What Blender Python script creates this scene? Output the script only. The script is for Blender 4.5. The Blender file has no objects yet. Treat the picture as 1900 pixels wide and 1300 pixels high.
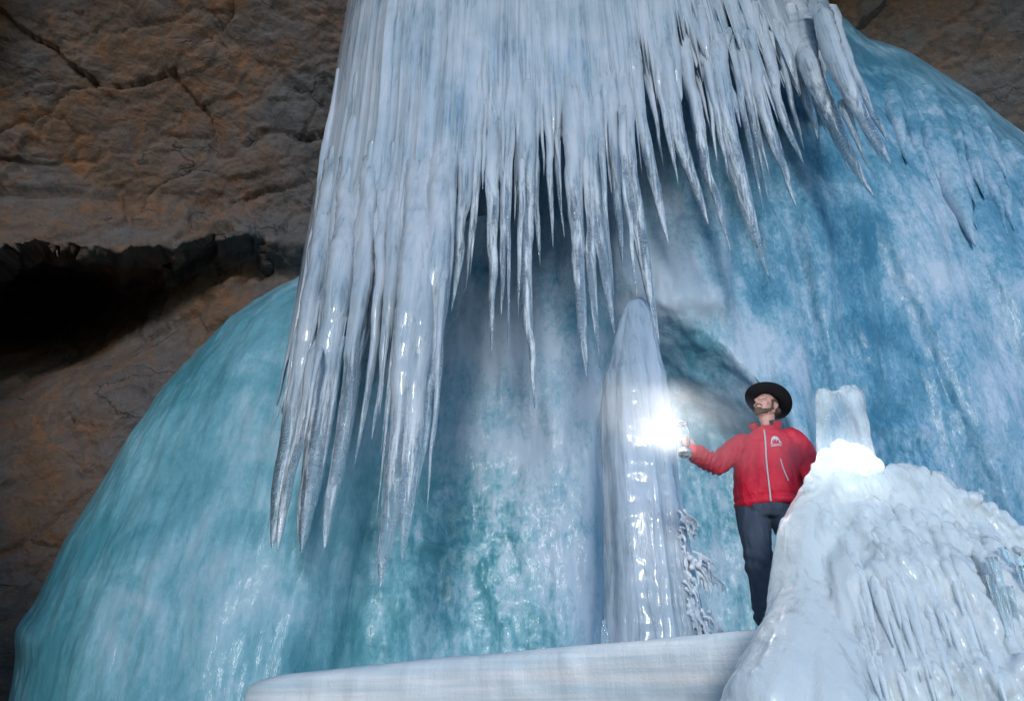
import bpy, bmesh, math, random
import numpy as np
from mathutils import Vector, Matrix
from mathutils.bvhtree import BVHTree

random.seed(7)
rng = np.random.default_rng(7)
S = bpy.context.scene
C = S.collection

# ------------------------------------------------------------------ camera, world, sun, exposure
F = 1267.0                      # focal length in photo pixels (1900 wide)
PITCH = math.radians(28)
CAMZ = 1.5
cam = bpy.data.cameras.new('camera')
cam.sensor_width = 36
cam.lens = 36 * F / 1900
cam.clip_end = 500
cam.clip_start = 0.05
camo = bpy.data.objects.new('camera', cam)
C.objects.link(camo)
camo.location = (0, 0, CAMZ)
camo.rotation_euler = (math.pi / 2 + PITCH, 0, 0)
S.camera = camo

SUN_EL, SUN_AZ = math.radians(9), math.radians(-3)      # azimuth measured from straight behind the camera, minus = left
w = bpy.data.worlds.new('World')
S.world = w
w.use_nodes = True
nt = w.node_tree
sky = nt.nodes.new('ShaderNodeTexSky')
sky.sky_type = 'NISHITA'
sky.sun_disc = False
sky.sun_elevation = SUN_EL
sky.sun_rotation = math.pi - SUN_AZ
sky.air_density = 1.0
sky.dust_density = 0.0
sky.ozone_density = 4.5
bg = nt.nodes['Background']
bg.inputs['Strength'].default_value = 0.15
nt.links.new(sky.outputs[0], bg.inputs[0])

sun = bpy.data.lights.new('sun', 'SUN')
sun.energy = 1.0
sun.angle = math.radians(11)
sun.color = (1.0, 0.98, 0.96)
suno = bpy.data.objects.new('sun', sun)
C.objects.link(suno)
tosun = Vector((math.sin(SUN_AZ) * math.cos(SUN_EL), -math.cos(SUN_AZ) * math.cos(SUN_EL), math.sin(SUN_EL)))
suno.rotation_euler = tosun.to_track_quat('Z', 'Y').to_euler()
suno.location = tosun * 40

S.view_settings.view_transform = 'Standard'
S.view_settings.look = 'None'
S.view_settings.exposure = 1.0
S.view_settings.gamma = 1
S.view_settings.use_curve_mapping = False
S.render.engine = 'CYCLES'
cy = S.cycles
cy.use_denoising = True
cy.max_bounces = 24
cy.diffuse_bounces = 3
cy.glossy_bounces = 4
cy.transmission_bounces = 24
cy.volume_bounces = 0
cy.transparent_max_bounces = 8
cy.sample_clamp_indirect = 4.0
cy.blur_glossy = 1.0

# ------------------------------------------------------------------ helpers
sp, cp = math.sin(PITCH), math.cos(PITCH)


def at(u, v, Y):
    """the world point on the photograph's pixel (u, v) at depth Y"""
    dx, dy = (u - 950) / F, (650 - v) / F
    k = Y / (cp - dy * sp)
    return Vector((dx * k, Y, CAMZ + (sp + dy * cp) * k))


def at_np(u, v, Y):
    dx, dy = (u - 950) / F, (650 - v) / F
    k = Y / (cp - dy * sp)
    return np.stack([dx * k, Y + 0 * k, CAMZ + (sp + dy * cp) * k], -1)


def px(v, Y):
    """metres per photo pixel at row v and depth Y"""
    return Y / (cp - (650 - v) / F * sp) / F


def hash3(i, j, k, seed):
    h = (i.astype(np.int64) * 374761393 + j.astype(np.int64) * 668265263 + k.astype(np.int64) * 2147483647 + seed * 974711) & 0xFFFFFFFF
    h = ((h ^ (h >> 13)) * 1274126177) & 0xFFFFFFFF
    h = ((h ^ (h >> 16)) * 2246822519) & 0xFFFFFFFF
    return ((h ^ (h >> 15)) & 0xFFFFFF) / float(0xFFFFFF)


def noise(p, seed=0):
    """value noise in -1..1 of points p[..., 3]"""
    q = np.floor(p)
    f = p - q
    f = f * f * f * (f * (f * 6 - 15) + 10)
    i, j, k = q[..., 0], q[..., 1], q[..., 2]
    r = 0
    for a in (0, 1):
        for b in (0, 1):
            for c in (0, 1):
                wgt = (f[..., 0] if a else 1 - f[..., 0]) * (f[..., 1] if b else 1 - f[..., 1]) * (f[..., 2] if c else 1 - f[..., 2])
                r = r + wgt * hash3(i + a, j + b, k + c, seed)
    return r * 2 - 1


def fbm(p, oct=5, gain=0.5, lac=2.03, seed=0, ridge=False):
    s, a, t = 0, 1.0, 0.0
    for o in range(oct):
        n = noise(p + 17.3 * o, seed + o)
        if ridge:
            n = 1 - 2 * np.abs(n)
        s = s + a * n
        t += a
        a *= gain
        p = p * lac
    return s / t


def sstep(x):
    x = np.clip(x, 0, 1)
    return x * x * (3 - 2 * x)


def mesh_obj(name, verts, faces, m=None, parent=None, smooth=True, attrs=None, mats=None):
    me = bpy.data.meshes.new(name)
    me.from_pydata([tuple(v) for v in verts], [], faces)
    return link_mesh(name, me, m, parent, smooth, attrs)


def link_mesh(name, me, m=None, parent=None, smooth=True, attrs=None):
    if m:
        me.materials.append(m)
    if smooth:
        me.polygons.foreach_set('use_smooth', [True] * len(me.polygons))
    for k, a in (attrs or {}).items():
        me.attributes.new(k, 'FLOAT', 'POINT').data.foreach_set('value', np.ascontiguousarray(a, dtype=np.float32).ravel())
    me.update()
    o = bpy.data.objects.new(name, me)
    C.objects.link(o)
    if parent:
        o.parent = parent
        o.matrix_parent_inverse = Matrix.Translation(parent.location).inverted()
    return o


def grid_normals(P):
    du = np.gradient(P, axis=1)
    dv = np.gradient(P, axis=0)
    n = np.cross(du, dv)
    n /= np.linalg.norm(n, axis=-1, keepdims=True) + 1e-9
    return n


def grid_obj(name, P, m, parent=None, attrs=None, flip=False):
    nv, nu = P.shape[:2]
    idx = np.arange(nv * nu).reshape(nv, nu)
    q = np.stack([idx[:-1, :-1], idx[:-1, 1:], idx[1:, 1:], idx[1:, :-1]], -1).reshape(-1, 4)
    if flip:
        q = q[:, ::-1]
    me = bpy.data.meshes.new(name)
    me.vertices.add(nv * nu)
    me.vertices.foreach_set('co', P.reshape(-1).astype(np.float32))
    me.loops.add(len(q) * 4)
    me.loops.foreach_set('vertex_index', q.reshape(-1).astype(np.int32))
    me.polygons.add(len(q))
    me.polygons.foreach_set('loop_start', np.arange(len(q), dtype=np.int32) * 4)
    me.update(calc_edges=True)
    return link_mesh(name, me, m, parent, True, attrs)


def thing(name, label, cat, loc=(0, 0, 0), group=None, kind=None):
    o = bpy.data.objects.new(name, None)
    o.empty_display_size = 0.2
    C.objects.link(o)
    o.location = loc
    return tag(o, label, cat, group, kind)


def tag(o, label=None, cat=None, group=None, kind=None):
    if label:
        o['label'] = label
    if cat:
        o['category'] = cat
    if group:
        o['group'] = group
    if kind:
        o['kind'] = kind
    return o


class Blob:
    """closed primitives thrown together; fused into one skin by a voxel remesh"""

    def __init__(self):
        self.bm = bmesh.new()

    def ball(self, c, r, axes=None, seg=14):
        g = bmesh.ops.create_icosphere(self.bm, subdivisions=3 if seg > 12 else 2, radius=1.0)
        rr = r if hasattr(r, '__len__') else (r, r, r)
        M = Matrix.Diagonal((*rr, 1))
        if axes is not None:
            M = axes.to_4x4() @ M
        M = Matrix.Translation(c) @ M
        bmesh.ops.transform(self.bm, matrix=M, verts=g['verts'])

    def tube(self, pts, rads, seg=14, flat=None):
        """closed tapered tube with round ends through pts; flat=(axis, k) squashes its section along an axis"""
        pts = [Vector(p) for p in pts]
        P, R = [], []
        d0 = (pts[1] - pts[0]).normalized()
        d1 = (pts[-1] - pts[-2]).normalized()
        for a in (0.05, 0.45, 0.8):
            P.append(pts[0] - d0 * rads[0] * math.cos(a * math.pi / 2) * 0.9)
            R.append(rads[0] * math.sin(a * math.pi / 2))
        P += pts
        R += list(rads)
        for a in (0.8, 0.45, 0.05):
            P.append(pts[-1] + d1 * rads[-1] * math.cos(a * math.pi / 2) * 0.9)
            R.append(rads[-1] * math.sin(a * math.pi / 2))
        rings = []
        ref = Vector((0.0, 0.0, 1.0)) if abs(d0.z) < 0.8 else Vector((1.0, 0, 0))
        for i, p in enumerate(P):
            d = (P[min(i + 1, len(P) - 1)] - P[max(i - 1, 0)]).normalized()
            x = (ref - d * ref.dot(d)).normalized()
            ref = x
            y = d.cross(x)
            ring = []
            for k in range(seg):
                a = 2 * math.pi * k / seg
                off = (x * math.cos(a) + y * math.sin(a)) * R[i]
                if flat:
                    ax, kk = flat
                    off = off - ax * off.dot(ax) * (1 - kk)
                ring.append(self.bm.verts.new(p + off))
            rings.append(ring)
        for a, b in zip(rings[:-1], rings[1:]):
            for k in range(seg):
                self.bm.faces.new((a[k], a[(k + 1) % seg], b[(k + 1) % seg], b[k]))
        self.bm.faces.new(rings[0][::-1])
        self.bm.faces.new(rings[-1])

    def loft(self, rings):
        rs = [[self.bm.verts.new(p) for p in r] for r in rings]
        n = len(rs[0])
        for a, b in zip(rs[:-1], rs[1:]):
            for k in range(n):
                self.bm.faces.new((a[k], a[(k + 1) % n], b[(k + 1) % n], b[k]))
        self.bm.faces.new(rs[0][::-1])
        self.bm.faces.new(rs[-1])

    def fuse(self, name, voxel, smooth=6, factor=0.5):
        bmesh.ops.recalc_face_normals(self.bm, faces=self.bm.faces)
        me = bpy.data.meshes.new(name)
        self.bm.to_mesh(me)
        self.bm.free()
        t = bpy.data.objects.new(name + '_raw', me)
        C.objects.link(t)
        r = t.modifiers.new('r', 'REMESH')
        r.mode = 'VOXEL'
        r.voxel_size = voxel
        if smooth:
            s = t.modifiers.new('s', 'SMOOTH')
            s.iterations = smooth
            s.factor = factor
        dg = bpy.context.evaluated_depsgraph_get()
        out = bpy.data.meshes.new_from_object(t.evaluated_get(dg))
        bpy.data.objects.remove(t)
        bpy.data.meshes.remove(me)
        out.name = name
        return out

    def plain(self, name):
        bmesh.ops.recalc_face_normals(self.bm, faces=self.bm.faces)
        me = bpy.data.meshes.new(name)
        self.bm.to_mesh(me)
        self.bm.free()
        return me


def get_co(me):
    a = np.empty(len(me.vertices) * 3, np.float32)
    me.vertices.foreach_get('co', a)
    return a.reshape(-1, 3).astype(float)


def get_no(me):
    a = np.empty(len(me.vertices) * 3, np.float32)
    me.vertex_normals.foreach_get('vector', a)
    return a.reshape(-1, 3).astype(float)


def set_co(me, co):
    me.vertices.foreach_set('co', co.astype(np.float32).ravel())
    me.update()


# ------------------------------------------------------------------ materials
class Mat:
    def __init__(self, name):
        self.m = bpy.data.materials.new(name)
        self.m.use_nodes = True
        self.nt = self.m.node_tree
        for n in list(self.nt.nodes):
            self.nt.nodes.remove(n)
        self.out = self.nt.nodes.new('ShaderNodeOutputMaterial')

    def n(self, t, props=None, **inp):
        nd = self.nt.nodes.new('ShaderNode' + t)
        for k, v in (props or {}).items():
            setattr(nd, k, v)
        for k, v in inp.items():
            self.set(nd, k.replace('_', ' '), v)
        return nd

    def set(self, nd, key, v):
        s = nd.inputs[int(key[1:])] if key[0] == '#' else nd.inputs[key]
        if hasattr(v, 'is_output') or isinstance(v, bpy.types.NodeSocket):
            self.nt.links.new(v, s)
        elif isinstance(v, (tuple, list)) and len(v) == 3 and s.type == 'RGBA':
            s.default_value = (*v, 1)
        else:
            s.default_value = v

    def pos(self, scale=(1, 1, 1), rot=(0, 0, 0)):
        g = self.n('NewGeometry')
        mp = self.n('Mapping', Vector=g.outputs['Position'], Scale=scale, Rotation=rot)
        return mp.outputs[0]

    def noise(self, vec, scale, detail=5, rough=0.55, dist=0.0):
        return self.n('TexNoise', Vector=vec, Scale=scale, Detail=detail, Roughness=rough, Distortion=dist).outputs[0]

    def ramp(self, fac, stops):
        r = self.n('ValToRGB', Fac=fac)
        e = r.color_ramp.elements
        while len(e) < len(stops):
            e.new(0.5)
        for el, (p, c) in zip(e, stops):
            el.position = p
            el.color = (c, c, c, 1) if not hasattr(c, '__len__') else (*c, 1)
        return r.outputs[0]

    def math(self, op, a, b=0.0, clamp=False):
        nd = self.n('Math', {'operation': op, 'use_clamp': clamp})
        self.set(nd, '#0', a)
        self.set(nd, '#1', b)
        return nd.outputs[0]

    def mix(self, f, a, b):
        nd = self.n('Mix', {'data_type': 'RGBA'})
        self.set(nd, '#0', f)
        self.set(nd, '#6', a if not (isinstance(a, tuple) and len(a) == 3) else (*a, 1))
        self.set(nd, '#7', b if not (isinstance(b, tuple) and len(b) == 3) else (*b, 1))
        return nd.outputs[2]

    def attr(self, name):
        return self.n('Attribute', {'attribute_name': name}).outputs['Fac']

    def bump(self, h, strength, dist, normal=None):
        nd = self.n('Bump', Height=h, Strength=strength, Distance=dist)
        if normal is not None:
            self.set(nd, 'Normal', normal)
        return nd.outputs[0]

    def done(self, shader):
        self.nt.links.new(shader, self.out.inputs[0])
        return self.m


def simple(name, col, rough=0.6, metal=0.0, var=0.12, scale=30, bump=0.0, spec=0.4, stretch=(1, 1, 1)):
    M = Mat(name)
    nz = M.noise(M.pos(stretch), scale, 4)
    lo = tuple(c * (1 - var) for c in col)
    hi = tuple(min(1, c * (1 + var)) for c in col)
    p = M.n('BsdfPrincipled', Base_Color=M.mix(nz, lo, hi), Roughness=rough, Metallic=metal)
    p.inputs['Specular IOR Level'].default_value = spec
    if bump:
        M.set(p, 'Normal', M.bump(nz, 0.6, bump))
    return M.done(p.outputs[0])


def make_wall_ice():
    M = Mat('wall_ice')
    p = M.pos()
    fr = M.attr('frost_and_fill')
    bl = M.attr('blue')
    cell = M.attr('cell')
    big = M.noise(p, 0.9, 6, 0.62, 0.6)
    streak = M.noise(M.pos((3.2, 3.2, 0.75), (0, 0.22, 0)), 1.3, 6, 0.65, 0.5)
    fine = M.noise(M.pos((1.0, 1.0, 0.55), (0, -0.2, 0)), 15.0, 5, 0.65, 1.0)
    vor = M.n('TexVoronoi', {'feature': 'DISTANCE_TO_EDGE'}, Scale=2.6)
    vv = M.n('VectorMath', {'operation': 'ADD'})
    warp = M.n('TexNoise', Vector=p, Scale=3.0, Detail=4.0)
    sc = M.n('VectorMath', {'operation': 'SCALE'})
    M.set(sc, '#0', warp.outputs['Color'])
    sc.inputs['Scale'].default_value = 0.45
    M.set(vv, '#0', M.pos((1, 1, 0.62)))
    M.set(vv, '#1', sc.outputs[0])
    M.set(vor, 'Vector', vv.outputs[0])
    vein = M.ramp(vor.outputs['Distance'], [(0.0, 1.0), (0.07, 0.55), (0.22, 0.0)])
    # frost factor
    con = M.attr('contrast')
    f = M.math('ADD', fr, M.math('MULTIPLY', M.math('SUBTRACT', big, 0.5), 1.5))
    f = M.math('ADD', f, M.math('MULTIPLY', M.math('SUBTRACT', streak, 0.5), con))
    f = M.math('ADD', f, M.math('MULTIPLY', M.math('SUBTRACT', fine, 0.5), con))
    f = M.math('ADD', f, M.math('MULTIPLY', M.math('MULTIPLY', vein, cell), 0.30))
    blot = M.ramp(M.noise(M.pos((1, 1, 0.6)), 3.4, 4, 0.6, 0.5), [(0.50, 0.0), (0.62, 1.0)])
    f = M.math('SUBTRACT', f, M.math('MULTIPLY', cell, M.math('MULTIPLY', blot, 0.45)), True)
    mot = M.noise(M.pos((1, 1, 0.75)), 5.5, 7, 0.7, 0.7)
    f = M.math('ADD', f, M.math('MULTIPLY', M.math('MULTIPLY', cell, M.math('SUBTRACT', mot, 0.5)), 2.2), True)
    deep = M.mix(bl, (0.070, 0.245, 0.290), (0.042, 0.165, 0.265))
    mid = M.mix(bl, (0.175, 0.385, 0.445), (0.130, 0.300, 0.425))
    pale = M.mix(bl, (0.42, 0.53, 0.60), (0.42, 0.51, 0.63))
    c = M.mix(M.ramp(f, [(0.0, 0.0), (0.45, 1.0)]), deep, mid)
    c = M.mix(M.ramp(f, [(0.4, 0.0), (0.95, 1.0)]), c, pale)
    dots = M.noise(p, 60, 2, 0.5)  # pale dots painted into the colour as sparkles
    c = M.mix(M.ramp(dots, [(0.70, 0.0), (0.78, 0.35)]), c, (0.7, 0.78, 0.88))
    h = M.math('ADD', M.math('MULTIPLY', streak, 0.6), M.math('MULTIPLY', fine, 0.12))
    b = M.bump(h, 0.5, 0.06)
    b = M.bump(M.noise(p, 30, 3, 0.5), 0.12, 0.010, b)
    s = M.n('BsdfPrincipled', Base_Color=c, Normal=b)
    M.set(s, 'Roughness', M.ramp(f, [(0.0, 0.28), (1.0, 0.55)]))
    s.inputs['Coat Weight'].default_value = 0.32
    s.inputs['Coat Roughness'].default_value = 0.12
    s.inputs['Coat IOR'].default_value = 1.31
    M.set(s, 'Coat Normal', M.bump(M.noise(M.pos((1.4, 1.4, 0.5)), 5, 4, 0.55, 0.4), 0.6, 0.05))
    s.inputs['IOR'].default_value = 1.31
    s.inputs['Specular IOR Level'].default_value = 0.5
    return M.done(s.outputs[0])


def make_icicle_ice(name, frost_lo, frost_hi, white=(0.50, 0.66, 0.82), clear=(0.84, 0.94, 0.99), rough=0.04):
    """clear ice with frosted streaks"""
    M = Mat(name)
    st = M.noise(M.pos((14, 14, 1.4)), 1.0, 6, 0.65, 0.6)
    lump = M.noise(M.pos((1, 1, 0.8)), 3.2, 4, 0.6)
    fac = M.math('ADD', M.math('MULTIPLY', st, 0.6), M.math('MULTIPLY', lump, 0.4))
    fac = M.ramp(fac, [(frost_lo, 0.05), (frost_hi, 1.0)])
    rings = M.noise(M.pos((8, 8, 26)), 1.0, 4, 0.6, 0.8)
    small = M.noise(M.pos((1, 1, 0.7)), 55, 4, 0.6)
    b = M.bump(rings, 0.4, 0.02)
    b = M.bump(small, 0.25, 0.006, b)
    b = M.bump(st, 0.5, 0.02, b)
    g = M.n('BsdfPrincipled', Base_Color=clear, Roughness=rough, Normal=b)
    g.inputs['IOR'].default_value = 1.31
    g.inputs['Transmission Weight'].default_value = 1.0
    tint = M.noise(M.pos((5, 5, 0.8)), 1.0, 5, 0.6)
    wc = M.mix(tint, tuple(c * 0.82 for c in white), tuple(min(1, c * 1.15) for c in white))
    d = M.n('BsdfPrincipled', Base_Color=wc, Roughness=0.25, Normal=b)
    d.inputs['IOR'].default_value = 1.31
    d.inputs['Transmission Weight'].default_value = 0.25
    mx = M.n('MixShader')
    M.set(mx, '#0', fac)
    M.set(mx, '#1', g.outputs[0])
    M.set(mx, '#2', d.outputs[0])
    return M.done(mx.outputs[0])


def make_curtain_ice(name='curtain_ice', k=1.0):
    """bubbly white ice that turns to clear ice where the attribute 'clear' rises"""
    M = Mat(name)
    cl = M.attr('clear')
    st = M.noise(M.pos((9, 9, 0.55)), 1.0, 7, 0.66, 0.5)
    lump = M.noise(M.pos((1, 1, 0.5)), 1.6, 4, 0.6)
    spot = M.noise(M.pos((26, 26, 2.6)), 1.0, 4, 0.6, 0.5)
    f = M.math('ADD', M.math('MULTIPLY', st, 0.5), M.math('ADD', M.math('MULTIPLY', lump, 0.2), M.math('MULTIPLY', spot, 0.3)))
    g = M.math('MULTIPLY', M.math('SUBTRACT', f, 0.5), M.math('ADD', 4.0, M.math('MULTIPLY', cl, 5.0)))
    g = M.math('ADD', g, M.math('SUBTRACT', 1.12, M.math('MULTIPLY', cl, 0.80)), True)
    g = M.math('MAXIMUM', g, 0.12)
    tone = M.math('ADD', M.math('MULTIPLY', st, 0.5), M.math('MULTIPLY', lump, 0.5))
    wc = M.mix(M.ramp(tone, [(0.36, 0.0), (0.62, 1.0)]), (0.29 * k, 0.39 * k, 0.46 * k), (0.56 * k, 0.595 * k, 0.65 * k) if k > .9 else (0.43, 0.50, 0.585))
    wc = M.mix(M.math('MULTIPLY', cl, 0.75), wc, M.mix(spot, (0.55, 0.66, 0.75), (0.92, 0.94, 0.95)))
    rings = M.noise(M.pos((7, 7, 24)), 1.0, 4, 0.6, 0.8)
    b = M.bump(st, 0.5, 0.035)
    b = M.bump(M.math('MULTIPLY', rings, cl), 0.8, 0.04, b)
    b = M.bump(spot, 0.5, 0.02, b)
    b = M.bump(M.noise(M.pos((1, 1, 0.6)), 45, 4, 0.6), 0.25, 0.006, b)
    gl = M.n('BsdfPrincipled', Base_Color=(0.86, 0.95, 1.0), Roughness=0.035, Normal=b)
    gl.inputs['IOR'].default_value = 1.31
    gl.inputs['Transmission Weight'].default_value = 1.0
    d = M.n('BsdfPrincipled', Base_Color=wc, Roughness=0.12, Normal=b)
    d.inputs['IOR'].default_value = 1.31
    d.inputs['Transmission Weight'].default_value = 0.10
    d.inputs['Coat Weight'].default_value = 0.6
    d.inputs['Coat Roughness'].default_value = 0.04
    d.inputs['Coat IOR'].default_value = 1.33
    mx = M.n('MixShader')
    M.set(mx, '#0', g)
    M.set(mx, '#1', gl.outputs[0])
    M.set(mx, '#2', d.outputs[0])
    return M.done(mx.outputs[0])


def make_mound_ice():
    M = Mat('mound_ice')
    st = M.noise(M.pos((10, 10, 1.5), (0, 0.25, 0)), 1.0, 6, 0.65, 0.8)
    big = M.noise(M.pos(), 2.2, 5, 0.6)
    f = M.math('ADD', M.math('MULTIPLY', st, 0.55), M.math('MULTIPLY', big, 0.45))
    fac = M.ramp(f, [(0.34, 0.55), (0.46, 1.0)])
    small = M.noise(M.pos((1, 1, 0.6)), 40, 5, 0.65)
    b = M.bump(st, 0.5, 0.03)
    b = M.bump(small, 0.4, 0.012, b)
    g = M.n('BsdfPrincipled', Base_Color=(0.88, 0.95, 0.98), Roughness=0.12, Normal=b)
    g.inputs['IOR'].default_value = 1.31
    g.inputs['Transmission Weight'].default_value = 1.0
    wc = M.mix(big, (0.74, 0.83, 0.85), (0.90, 0.93, 0.94))
    d = M.n('BsdfPrincipled', Base_Color=wc, Roughness=0.13, Normal=b)
    d.inputs['IOR'].default_value = 1.31
    d.inputs['Transmission Weight'].default_value = 0.12
    d.inputs['Subsurface Weight'].default_value = 0.55
    d.inputs['Subsurface Radius'].default_value = (0.7, 0.9, 1.0)
    d.inputs['Subsurface Scale'].default_value = 0.06
    d.inputs['Coat Weight'].default_value = 0.8
    d.inputs['Coat Roughness'].default_value = 0.04
    d.inputs['Coat IOR'].default_value = 1.33
    mx = M.n('MixShader')
    M.set(mx, '#0', fac)
    M.set(mx, '#1', g.outputs[0])
    tr = M.n('BsdfTranslucent', Color=(0.9, 0.95, 1.0), Normal=b)
    m2 = M.n('MixShader')
    M.set(m2, '#0', 0.22)
    M.set(m2, '#1', d.outputs[0])
    M.set(m2, '#2', tr.outputs[0])
    M.set(mx, '#2', m2.outputs[0])
    return M.done(mx.outputs[0])


def make_ledge_ice():
    M = Mat('ledge_ice')
    band = M.noise(M.pos((0.35, 0.35, 9), (0, -0.035, 0)), 1.0, 5, 0.6)
    drip = M.noise(M.pos((16, 16, 1.6)), 1.0, 5, 0.6, 0.6)
    c = M.mix(M.ramp(band, [(0.38, 0.0), (0.6, 1.0)]), (0.46, 0.55, 0.60), (0.70, 0.70, 0.70))
    h = M.math('ADD', M.math('MULTIPLY', drip, 0.5), M.math('MULTIPLY', band, 0.5))
    b = M.bump(h, 0.45, 0.03)
    b = M.bump(M.noise(M.pos(), 50, 5, 0.65), 0.35, 0.01, b)
    s = M.n('BsdfPrincipled', Base_Color=c, Roughness=0.32, Normal=b)
    s.inputs['IOR'].default_value = 1.31
    return M.done(s.outputs[0])


def make_rock(name='cave_rock'):
    M = Mat(name)
    p = M.pos()
    big = M.noise(p, 0.55, 5, 0.6, 0.8)
    med = M.noise(M.pos((1, 1, 1.6), (0.2, 0.5, 0)), 2.4, 8, 0.68, 0.9)
    fine = M.noise(p, 22, 6, 0.7)
    warm = M.mix(med, (0.050, 0.028, 0.018), (0.225, 0.138, 0.084))
    grey = M.mix(med, (0.040, 0.039, 0.041), (0.175, 0.165, 0.163))
    wa = M.attr('warm')
    f = M.math('ADD', wa, M.math('MULTIPLY', M.math('SUBTRACT', big, 0.5), 3.0), True)
    c = M.mix(f, grey, warm)
    rust = M.noise(p, 1.7, 6, 0.7, 1.5)
    c = M.mix(M.math('MULTIPLY', M.ramp(rust, [(0.48, 0.0), (0.62, 0.85)]), f), c, (0.24, 0.105, 0.045))
    vor = M.n('TexVoronoi', {'feature': 'DISTANCE_TO_EDGE'}, Scale=0.55)
    wn = M.n('TexNoise', Vector=p, Scale=1.6, Detail=6.0)
    vv = M.n('VectorMath', {'operation': 'ADD'})
    M.set(vv, '#0', M.pos((0.8, 0.8, 1.9), (0, 0.35, 0)))
    M.set(vv, '#1', wn.outputs['Color'])
    M.set(vor, 'Vector', vv.outputs[0])
    crack = M.ramp(M.math('ADD', vor.outputs['Distance'], M.math('MULTIPLY', M.ramp(big, [(0.45, 0.0), (0.6, 1.0)]), 0.05)), [(0.0, 0.3), (0.010, 1.0)])
    c = M.mix(crack, (0.025, 0.02, 0.018), c)
    lime = M.noise(p, 3.3, 7, 0.75, 1.0)
    c = M.mix(M.ramp(lime, [(0.62, 0.0), (0.75, 0.5)]), c, (0.30, 0.27, 0.24))
    c = M.mix(M.ramp(fine, [(0.25, 0.35), (0.6, 0.0)]), c, (0.03, 0.025, 0.022))
    b = M.bump(med, 0.75, 0.10)
    b = M.bump(fine, 0.7, 0.03, b)
    b = M.bump(crack, 0.6, 0.05, b)
    s = M.n('BsdfPrincipled', Base_Color=c, Roughness=0.78, Normal=b)
    s.inputs['Specular IOR Level'].default_value = 0.25
    return M.done(s.outputs[0])


WALL = make_wall_ice()
COLUMN = make_curtain_ice('column_ice', 0.82)
FRINGE = make_curtain_ice('fringe_ice', 1.2)
_d = [n for n in COLUMN.node_tree.nodes if n.type == 'BSDF_PRINCIPLED' and n.inputs['Transmission Weight'].default_value < .5][0]
_d.inputs['Subsurface Weight'].default_value = 0.7
_d.inputs['Subsurface Radius'].default_value = (0.6, 0.9, 1.0)
_d.inputs['Subsurface Scale'].default_value = 0.10
ICE = make_icicle_ice('icicle_ice', 0.40, 0.60)
ICE_FROST = make_icicle_ice('frosted_icicle_ice', 0.20, 0.42, white=(0.40, 0.47, 0.60))
DRIP = make_icicle_ice('drip_ice', 0.26, 0.48, white=(0.80, 0.86, 0.90), rough=0.05)
HORN = make_icicle_ice('horn_ice', 0.36, 0.66, white=(0.80, 0.86, 0.92), rough=0.06)
ICE_CLEAR = make_icicle_ice('clear_ice', 0.55, 0.85, white=(0.75, 0.82, 0.88), rough=0.05)
SHEET = make_curtain_ice()
MOUND = make_mound_ice()
LEDGE = make_ledge_ice()
ROCK = make_rock()

# ------------------------------------------------------------------ cave rock
def facets(p, seed):
    """fractured rock: random tilted planes in jittered cells"""
    c = np.floor(p)
    best = np.full(p.shape[:-1], 9e9)
    second = best.copy()
    val = np.zeros(p.shape[:-1])
    for i in (-1, 0, 1):
        for j in (-1, 0, 1):
            for k in (-1, 0, 1):
                g = c + np.array([i, j, k])
                h = [hash3(g[..., 0], g[..., 1], g[..., 2], seed + m) for m in range(7)]
                q = p - (g + np.stack(h[:3], -1))
                d = (q ** 2).sum(-1)
                v = (q[..., 0] * (h[3] - .5) + q[..., 1] * (h[4] - .5) + q[..., 2] * (h[5] - .5)) * 1.5 + (h[6] - .5) * 0.6
                m = d < best
                second = np.where(m, best, np.minimum(second, d))
                val = np.where(m, v, val)
                best = np.where(m, d, best)
    edge = np.sqrt(second) - np.sqrt(best)
    return val - 0.25 * np.exp(-(edge / 0.06) ** 2)


def rock_grid(name, us, vs, depth, warm, amp=1.0, seed=3):
    U, V = np.meshgrid(us, vs)
    Y = depth(U, V)
    P = at_np(U, V, Y)
    n = grid_normals(P)
    n *= np.sign(n[..., 1:2] + 1e-9) * -1
    n = n + np.array([0, -1.6, 0])
    n /= np.linalg.norm(n, axis=-1, keepdims=True)
    ca, sa = math.cos(.5), math.sin(.5)
    q = P + 0.35 * np.stack([fbm(P * 0.9, 4, seed=seed + 1), fbm(P * 0.9 + 9, 4, seed=seed + 2), fbm(P * 0.9 + 21, 4, seed=seed + 3)], -1)
    q = np.stack([(q[..., 0] * ca + q[..., 2] * sa) * 0.55, q[..., 1] * 0.6, (-q[..., 0] * sa + q[..., 2] * ca) * 1.35], -1)
    d = 0.40 * fbm(P * 0.35, 4, seed=seed) + 0.30 * facets(q * 0.5 + 11.3, seed + 6) + 0.06 * facets(q * 2.0 + 3, seed + 40) + 0.035 * facets(q * 6.0 + 7, seed + 60)
    d = d + 0.07 * fbm(P * 1.3, 6, 0.58, seed=seed + 9) + 0.03 * fbm(P * 7, 3, 0.6, seed=seed + 20)
    P = P + n * (d * amp)[..., None]
    return grid_obj(name, P, ROCK, attrs={'warm': warm(U, V)})


L1 = ([-500, 0, 60, 130, 180, 220, 300, 420, 500, 560, 900], [262, 283, 292, 297, 330, 352, 372, 376, 394, 404, 400])
L2 = ([-500, 0, 50, 200, 290, 400, 480, 560, 900], [500, 472, 450, 465, 466, 436, 424, 440, 440])


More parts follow.
